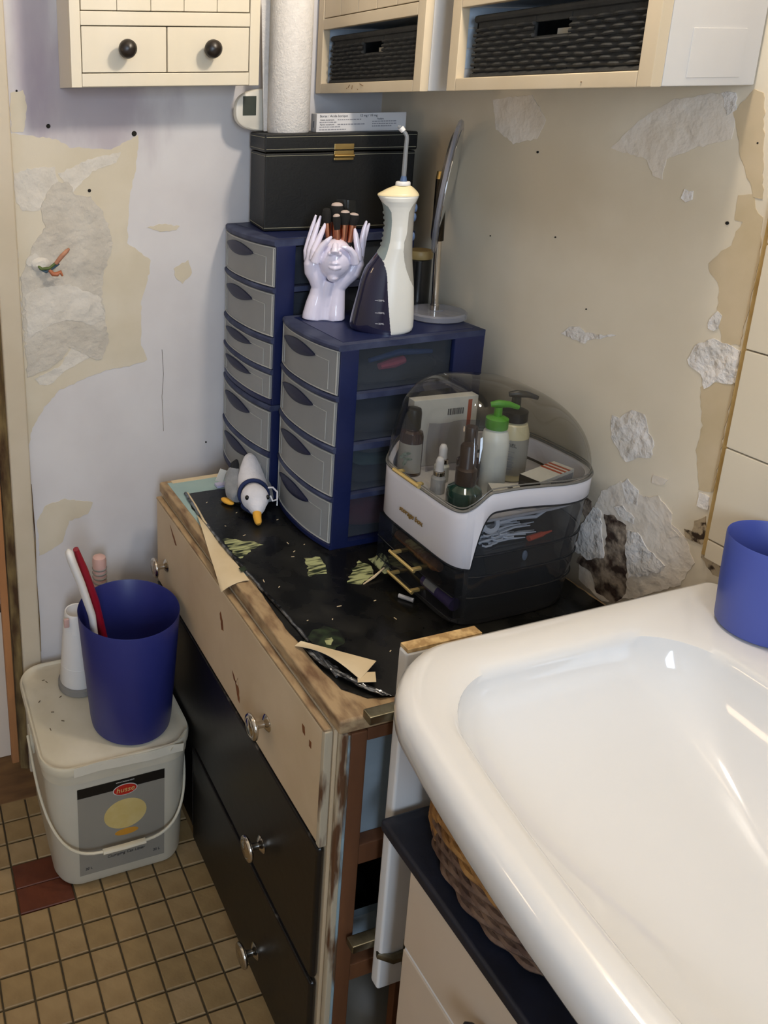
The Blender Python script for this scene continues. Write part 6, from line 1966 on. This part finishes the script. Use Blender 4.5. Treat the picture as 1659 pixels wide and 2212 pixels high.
m.tube([(-0.6700, -0.240, 0.3085), (-0.6960, -0.236, 0.48), (-0.7120, -0.233, 0.57), (-0.7300, -0.231, 0.64), (-0.7430, -0.230, 0.686)], [0.010, 0.012, 0.0135, 0.0125, 0.008], 14, flat=0.7)
build(m, 'handle', 'handle_red', t, 60)
# white cup with grey foot and pink grip behind the bin
mat('grey_rubber', '#84807a', 0.6)
mat('pink_rubber', '#c9a39a', 0.5)
CP = Vector((-0.7255, -0.125, 0.3024))
t = thing('brush_holder', 'white tapered holder with grey foot ring behind the blue bin', 'brush holder', CP)
m = MB(); m.lathe([(0.042, 0), (0.045, 0.002), (0.045, 0.014), (0.042, 0.016)], c=CP, seg=40)
build(m, 'foot_ring', 'grey_rubber', t)
m = MB(); m.lathe([(0.0395, 0.0162), (0.0405, 0.018), (0.0330, 0.110), (0.0260, 0.176), (0.0240, 0.181), (0.0220, 0.180), (0.0215, 0.150), (0.0001, 0.148)], c=CP, seg=40)
b = build(m, 'holder', 'handle_white', t)
for z in (0.06, 0.10, 0.14):
    r = 0.0405 - (z - 0.018) / 0.158 * 0.0145
    m = MB(); m.tube([(CP.x + r * math.cos(2 * PI * k / 40), CP.y + r * math.sin(2 * PI * k / 40), CP.z + z) for k in range(40)], 0.0007, 5, closed=True)
    build(m, 'ridge', 'handle_white', b)
m = MB(); m.box(-0.757, -0.746, -0.1500, -0.1440, 0.462, 0.482, 0.002)
build(m, 'pink_tab', 'pink_rubber', t)
GP = Vector((-0.664, -0.085, 0.3024))
t = thing('pink_brush', 'pink ribbed brush handle sticking up behind the blue bin', 'brush', GP)
m = MB(); m.lathe([(0.013, 0), (0.0145, 0.002), (0.0145, 0.235), (0.0150, 0.262), (0.0135, 0.270), (0.007, 0.274), (0.0001, 0.2745)], c=GP, seg=28)
b = build(m, 'handle', 'pink_rubber', t)
for k in range(5):
    m = MB(); m.lathe([(0.0146, 0), (0.0158, 0.0015), (0.0158, 0.0032), (0.0146, 0.0045)], c=GP + Vector((0, 0, 0.200 + k * 0.0105)), seg=28)
    build(m, 'grip_rib', 'grey_rubber', b)

# ---------------------------------------------------------------- cut electric cable in the plaster
t = thing('cable_stub', 'cut cable ends with copper tips poking out of the broken plaster', 'cable', (-0.725, -0.004, 1.18))
m = MB()
m.tube([(-0.752, -0.002, 1.187), (-0.742, -0.012, 1.178), (-0.728, -0.020, 1.180), (-0.716, -0.024, 1.190)], [0.003, 0.0032, 0.0032, 0.003], 8)
build(m, 'green_lead', 'green_wire', t)
m = MB(); m.tube([(-0.748, -0.002, 1.180), (-0.734, -0.014, 1.172), (-0.720, -0.020, 1.181), (-0.710, -0.023, 1.189)], 0.003, 8)
build(m, 'blue_lead', 'blue_wire', t)
m = MB(); m.tube([(-0.716, -0.024, 1.189), (-0.705, -0.028, 1.203), (-0.694, -0.031, 1.214), (-0.690, -0.032, 1.218)], [0.0042, 0.0048, 0.0040, 0.002], 10)
build(m, 'taped_end', 'wire_tape', t, 60)
m = MB(); m.tube([(-0.728, -0.018, 1.176), (-0.722, -0.022, 1.168), (-0.714, -0.024, 1.168), (-0.708, -0.025, 1.172), (-0.704, -0.025, 1.164)], [0.0035, 0.0045, 0.0048, 0.004, 0.002], 10)
build(m, 'taped_end', 'copper_wire', t, 60)
m = MB()
rings = []
for k in range(5):
    f = k / 4
    rings.append([(-0.742 + 0.020 * (1 - f * 0.5) * math.cos(2 * PI * j / 14) * (1 + 0.15 * noise.noise(Vector((j, k, 0.5)))), -0.003 - 0.006 * f, 1.186 + 0.014 * (1 - f * 0.5) * math.sin(2 * PI * j / 14) * (1 + 0.15 * noise.noise(Vector((j, k, 3.5))))) for j in range(14)])
m.loft(rings)
build(m, 'plaster_lump', 'filler', t, 30)
